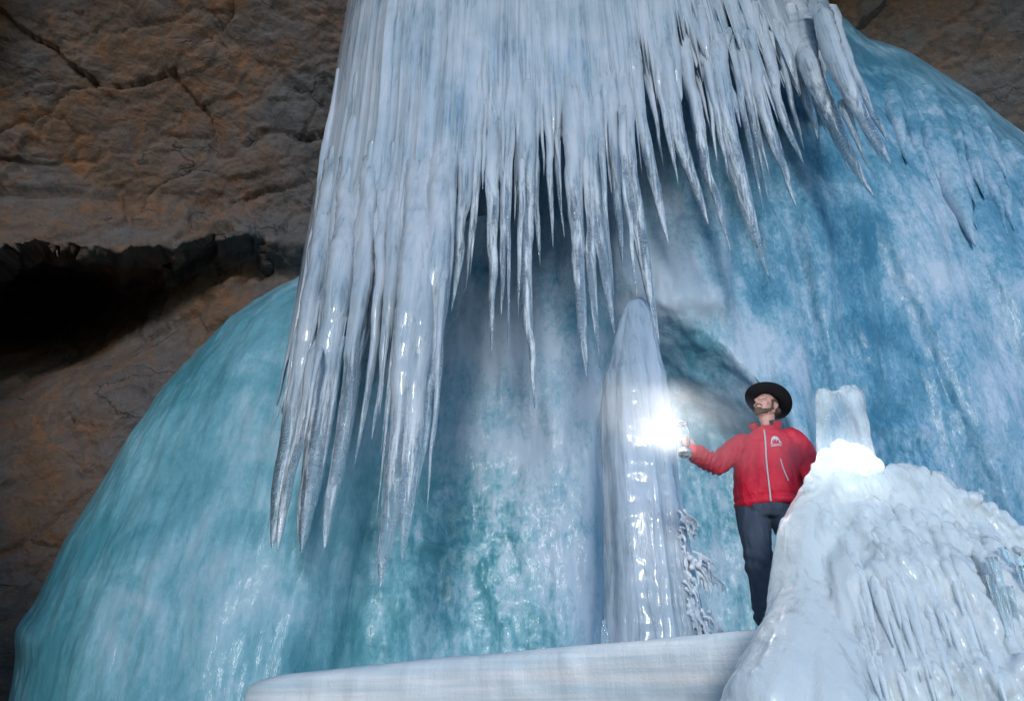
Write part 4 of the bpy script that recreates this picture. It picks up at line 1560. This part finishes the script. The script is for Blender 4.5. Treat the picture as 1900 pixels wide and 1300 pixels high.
# hair, beard, eyes
B = Blob()
B.ball(H(0, -.025, .042), (.079, .090, .090), HM)
for s in (-1, 1):
    B.tube([H(.070 * s, .02, .03), H(.072 * s, .012, .0), H(.070 * s, .012, -.028)], [.012, .010, .008], seg=8)
B.tube([H(-.05, -.085, -.0), H(0, -.1, -.005), H(.05, -.085, -.0)], [.028, .03, .028], seg=10)
link_mesh('hair', B.fuse('hair', 0.006, 2), HAIR, man)
B = Blob()
B.tube([H(-.068, .0, -.035), H(-.056, .025, -.07), H(-.028, .07, -.095), H(0, .086, -.102), H(.028, .07, -.095), H(.056, .025, -.07), H(.068, .0, -.035)], [.011, .017, .021, .025, .021, .017, .011], seg=10)
B.tube([H(-.012, .088, -.088), H(0, .092, -.092), H(.012, .088, -.088)], [.022, .026, .022], seg=8)
B.tube([H(-.030, .082, -.062), H(-.02, .097, -.043), H(0, .105, -.040), H(.02, .097, -.043), H(.030, .082, -.062)], [.006, .0065, .006, .0065, .006], seg=8)
me = B.fuse('beard', 0.0055, 2)
co, no = get_co(me), get_no(me)
set_co(me, co + no * (0.004 * noise(co * 160, 5))[:, None])
link_mesh('beard', me, HAIR, man)
for s in (-1, 1):
    B = Blob()
    B.ball(H(.031 * s, .078, .012), .0125)
    e = link_mesh('eye', B.plain('eye'), EYEW, man)
    B = Blob()
    B.ball(H(.031 * s - .002, .0885, .013), (.006, .003, .006), HM)
    link_mesh('iris', B.plain('iris'), EYED, e)
    B = Blob()
    B.tube([H(.016 * s, .095, .032), H(.032 * s, .094, .037), H(.05 * s, .078, .032)], [.0045, .005, .003], seg=6)
    link_mesh('eyebrow', B.plain('eyebrow'), HAIR, man)


def build_hat():
    n = 48
    prof = [(.0, .165), (.045, .163), (.072, .150), (.084, .11), (.090, .066), (.094, .058), (.14, .050), (.19, .056), (.208, .066), (.209, .061), (.19, .050), (.14, .043), (.094, .048), (.086, .056), (.08, .10), (.0, .13)]
    verts, faces = [], []
    for r, u in prof:
        for k in range(n):
            a = 2 * math.pi * k / n
            rr = max(r, 0.001)
            s, f = rr * math.cos(a), rr * math.sin(a) * 1.08 - .012
            curl = .022 * (math.cos(a) ** 2) * max(0, (r - .1) / .1)
            dent = -.02 * math.exp(-(math.cos(a) * r / .03) ** 2) * (r < .06) * (u > .14)
            verts.append(HT(s * .87, f * .87, u + curl + dent))
    m = len(prof)
    for i in range(m - 1):
        for k in range(n):
            faces.append((i * n + k, i * n + (k + 1) % n, (i + 1) * n + (k + 1) % n, (i + 1) * n + k))
    return verts, faces


v, f = build_hat()
hat = mesh_obj('hat', v, f, BLACKFELT, man)
band = []
bf = []
n = 40
for k in range(n):
    a = 2 * math.pi * k / n
    for r, u in ((.0945, .062), (.0905, .088)):
        band.append(HT(r * math.cos(a) * .87, (r * math.sin(a) * 1.08 - .012) * .87, u))
for k in range(n):
    j = (k + 1) % n
    bf.append((2 * k, 2 * j, 2 * j + 1, 2 * k + 1))
mesh_obj('hat_band', band, bf, DARKFLEECE, hat)

# ------------------------------------------------------------------ the lamp in his hand
lamp = thing('hand_lamp', 'glass and metal hand lamp burning white in the raised hand', 'lamp', tuple(LAMP_BASE))
LX = Vector((1, 0, 0))
LX = (LX - LA * LX.dot(LA)).normalized()
LY = LA.cross(LX)
LH = (LAMP_TOP - LAMP_BASE).length
M = Mat('lamp_glass')
g = M.n('BsdfPrincipled', Base_Color=(0.95, 0.97, 1.0), Roughness=0.02)
g.inputs['Transmission Weight'].default_value = 1.0
g.inputs['IOR'].default_value = 1.05
GLASS = M.done(g.outputs[0])
M = Mat('flame')
e = M.n('Emission', Color=(1.0, 0.97, 0.95), Strength=25.0)
FLAME = M.done(e.outputs[0])


def lathe(name, prof, m, parent, base=None, n=28):
    base = base or LAMP_BASE
    verts, faces = [], []
    for r, h in prof:
        for k in range(n):
            a = 2 * math.pi * k / n
            verts.append(base + LA * h + (LX * math.cos(a) + LY * math.sin(a)) * r)
    for i in range(len(prof) - 1):
        for k in range(n):
            faces.append((i * n + k, i * n + (k + 1) % n, (i + 1) * n + (k + 1) % n, (i + 1) * n + k))
    o = mesh_obj(name, verts, faces, m, parent)
    return o


lathe('base', [(.001, .004), (.030, .003), (.036, -.004), (.044, -.006), (.053, -.002), (.055, .006), (.054, .03), (.050, .034), (.010, .036), (.001, .036)], METAL, lamp)
lathe('glass_chimney', [(.050, .034), (.050, LH * .9), (.046, LH * .9), (.046, .036)], GLASS, lamp)
lathe('rim', [(.046, LH * .9), (.052, LH * .9 + .001), (.052, LH * .9 + .012), (.046, LH * .9 + .012), (.046, LH * .9)], METAL, lamp)
B = Blob()
hx = (Vector((.75, .66, 0)) - LA * Vector((.75, .66, 0)).dot(LA)).normalized()
B.tube([LAMP_BASE + LA * .02 + hx * .05, LAMP_BASE + LA * .03 + hx * .078, LAMP_BASE + LA * (LH * .8) + hx * .078, LAMP_BASE + LA * (LH * .92) + hx * .05], [.006] * 4, seg=8)
link_mesh('handle', B.plain('handle'), METAL, lamp)
FL_P = at(1254, 799, 4.84)
B = Blob()
B.tube([LAMP_BASE + LA * .03 - LX * .03, FL_P - LA * .015], [.006, .004], seg=8)
link_mesh('burner', B.plain('burner'), METAL, lamp)
B = Blob()
B.tube([FL_P - LA * .02, FL_P, FL_P + LA * .022 - LX * .006], [.026, .038, .018], seg=12)
link_mesh('flame', B.plain('flame'), FLAME, lamp)


def point(name, loc, watts, rad, col=(1, .97, .95)):
    l = bpy.data.lights.new(name, 'POINT')
    l.energy = watts
    l.shadow_soft_size = rad
    l.color = col
    o = bpy.data.objects.new(name, l)
    C.objects.link(o)
    o.location = loc
    return o


point('lamp_light', FL_P + Vector((-.05, -.02, .02)), 22, .03)
# second light, unseen, added inside the ice so the horn's foot glows
point('ice_glow', at(1576, 850, 4.23), 3.2, .05)

# ------------------------------------------------------------------ smoke volume standing in for the lamp's glare
M = Mat('lamp_glare_haze')
tc_ = M.n('TexCoord')
ln = M.n('VectorMath', {'operation': 'LENGTH'})
M.set(ln, '#0', tc_.outputs['Object'])
fall = M.ramp(ln.outputs['Value'], [(0.10, 0.02), (0.40, 0.26), (0.60, 0.40), (0.97, 0.0)])
nz = M.noise(M.pos((1, 1, 1)), 3.5, 3, 0.55, 0.5)
den = M.math('MULTIPLY', fall, M.ramp(nz, [(0.3, 0.3), (0.7, 1.0)]))
pv = M.n('VolumePrincipled', Color=(0.95, 0.95, 0.97), Density=M.math('MULTIPLY', den, 1.15))
pv.inputs['Anisotropy'].default_value = 0.2
M.nt.links.new(pv.outputs[0], M.out.inputs['Volume'])
GLARE_HAZE = M.m
me = bpy.data.meshes.new('haze')
bm = bmesh.new()
bmesh.ops.create_icosphere(bm, subdivisions=3, radius=1.0)
bm.to_mesh(me)
bm.free()
sm = link_mesh('haze', me, GLARE_HAZE)
sm.location = FL_P + Vector((0.10, -.02, .03))
sm.scale = (1.15, .50, .34)
sm.rotation_euler = (0, .30, .05)
tag(sm, 'thin white smoke standing in for glare round the burning lamp', None, None, 'stuff')
